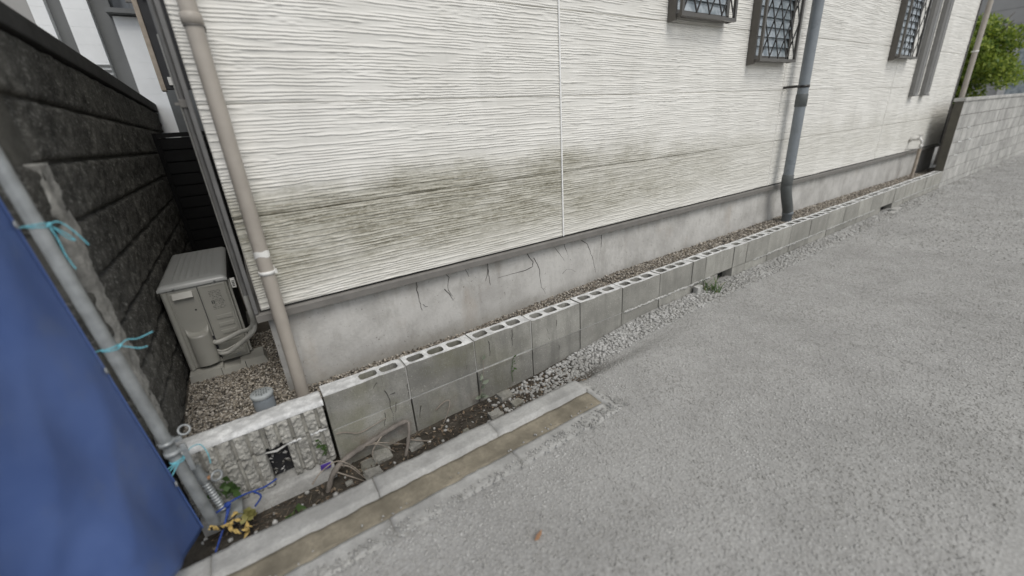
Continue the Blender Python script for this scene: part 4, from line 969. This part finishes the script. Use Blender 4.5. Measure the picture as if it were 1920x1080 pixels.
# ================================================================== BACKGROUND
def foliage(clusters, per, mat, parent, lf=.05, name='crown'):
    PP = []
    for c, rad in clusters:
        P = rng.normal(size=(per, 3)); P /= np.linalg.norm(P, axis=1)[:, None]; rr = rng.uniform(.2, 1, per)**.5
        PP.append(P*rr[:, None]*np.array(rad)+np.array(c))
    P = np.concatenate(PP); n = len(P)
    d = rng.normal(size=(n, 3)); d[:, 2] -= .5; d /= np.linalg.norm(d, axis=1)[:, None]; s_ = np.cross(d, rng.normal(size=(n, 3))); s_ /= np.linalg.norm(s_, axis=1)[:, None]
    l = rng.uniform(.6, 1.3, n)[:, None]*lf; V = np.stack([P-d*l, P+s_*l*.42, P+d*l, P-s_*l*.42], 1).reshape(-1, 3)
    F = np.arange(n*4).reshape(n, 4); me = bpy.data.meshes.new('mesh'); V = V-np.array(wloc(parent))
    me.vertices.add(n*4); me.vertices.foreach_set('co', V.reshape(-1).astype(np.float32)); me.loops.add(n*4); me.loops.foreach_set('vertex_index', F.reshape(-1).astype(np.int32))
    me.polygons.add(n); me.polygons.foreach_set('loop_start', np.arange(0, n*4, 4, dtype=np.int32)); me.materials.append(mat.m); me.update(calc_edges=True)
    o = link(name, me, parent); return o
tr = thing('garden_tree', 'bushy green tree behind the tall block wall', 'tree', (11.3, .55, -.55))
part('trunk', MB().tube([(11.3, .55, -.6), (11.28, .53, .3), (11.33, .55, 1.0), (11.3, .5, 1.8)], [.06, .05, .04, .02], 10), BARK, tr)
for a in range(7):
    an = a*.9; part('limb', MB().tube([(11.3, .54, .5+a*.15), (11.3+.3*math.cos(an), .54+.3*math.sin(an), .9+a*.17), (11.3+.55*math.cos(an), .54+.5*math.sin(an), 1.15+a*.18)], [.025, .016, .006], 7), BARK, tr)
cls = []
for k in range(34):
    u = Vector((random.gauss(0, 1), random.gauss(0, 1), random.gauss(0, 1))).normalized()*random.uniform(.4, 1)
    q_ = random.uniform(.2, .34); cls.append(((11.3+u.x*.62, .45+u.y*.66, 1.50+u.z*.85), (q_*1.2, q_*1.2, q_*.8)))
foliage(cls, 480, TREE, tr, .042)
nb = thing('neighbour_house', 'grey clad house beyond the tall block wall', 'house', (20, 3, -.6))
z_ = -.6
while z_ < 7: part('cladding_board', MB().box(17.9, 18.0, -6 if False else -1.6, 9, z_, z_+.395, bev=.01), BGW, nb); z_ += .4
part('wall_core', MB().box(18.0, 26, -1.58, 9, -.6, 7), BGW, nb); part('roof', MB().box(17.4, 26.5, -2.1, 9.5, 7, 7.2), DRIP, nb)
part('corner_board', MB().box(17.88, 18.05, -1.62, -1.5, -.6, 7), BGT, nb)
wn = MB()
for a, b, c1, d1 in ((-.25, -.10, .4, 2.2), (-.10, .9, 2.08, 2.2), (.9, 1.05, .4, 2.2)): wn.box(17.86, 17.9, a, b, c1, d1)
part('window_frame', wn, BGT, nb); part('window_pane', MB().box(17.88, 17.895, -.1, .9, .4, 2.08), GLS, nb)
# far end of the alley on the left
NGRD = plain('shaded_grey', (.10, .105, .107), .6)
gt = thing('alley_shade_panel', 'near-black slatted panel standing in for the shade at the far end of the alley', 'shade_panel', (-2.07, 2.6, -.43))  # added panel, stands in for the darkness down the alley
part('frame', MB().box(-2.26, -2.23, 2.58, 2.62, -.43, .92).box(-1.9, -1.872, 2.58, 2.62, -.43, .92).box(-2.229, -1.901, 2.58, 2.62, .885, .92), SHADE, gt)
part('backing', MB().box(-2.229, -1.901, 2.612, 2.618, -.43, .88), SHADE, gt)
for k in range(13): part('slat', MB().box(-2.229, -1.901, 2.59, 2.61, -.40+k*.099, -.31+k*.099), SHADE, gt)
nh = thing('white_house', 'white clad house with grey pillars beyond the dark wall', 'house', (-4, 5, -.6))
for a, b, t_ in ((-2.942, -2.832, 6), (-2.716, -2.525, 6), (-2.372, -2.149, 2.06)):
    z_ = 0
    while z_ < t_: part('cladding_board', MB().box(a, b, 4.0, 4.3, z_, min(z_+.1495, t_), bev=.0008), NWHT, nh); z_ += .15
part('corner_board', MB().box(-2.155, -2.14, 3.985, 4.29, 0, 2.07), NWHT, nh)
part('eave', MB().box(-2.40, -2.13, 3.9, 4.4, 2.07, 2.11), NGRY, nh)
for a, b in ((-2.830, -2.718), (-2.523, -2.374), (-3.25, -2.944)): part('pillar', MB().box(a, b, 4.12, 4.4, -.5, 6 if b < -2.4 else 2.6), NGRY if b > -2.9 else BGW, nh)
for k in range(6): part('louvre', MB().box(-2.716, -2.526, 3.985, 3.999, 1.38+k*.045, 1.40+k*.045), NGRY, nh)
part('rear_wall', MB().box(-7, -2.45, 4.45, 9, -.5, 6), NGRY, nh); part('side_wall', MB().box(-7, -3.26, 3.9, 4.44, -.5, 6), NWHT, nh)
rw = thing('rear_wing', 'shaded grey wing at the back of the white house alley', 'house', (-2.0, 3.6, -.43))
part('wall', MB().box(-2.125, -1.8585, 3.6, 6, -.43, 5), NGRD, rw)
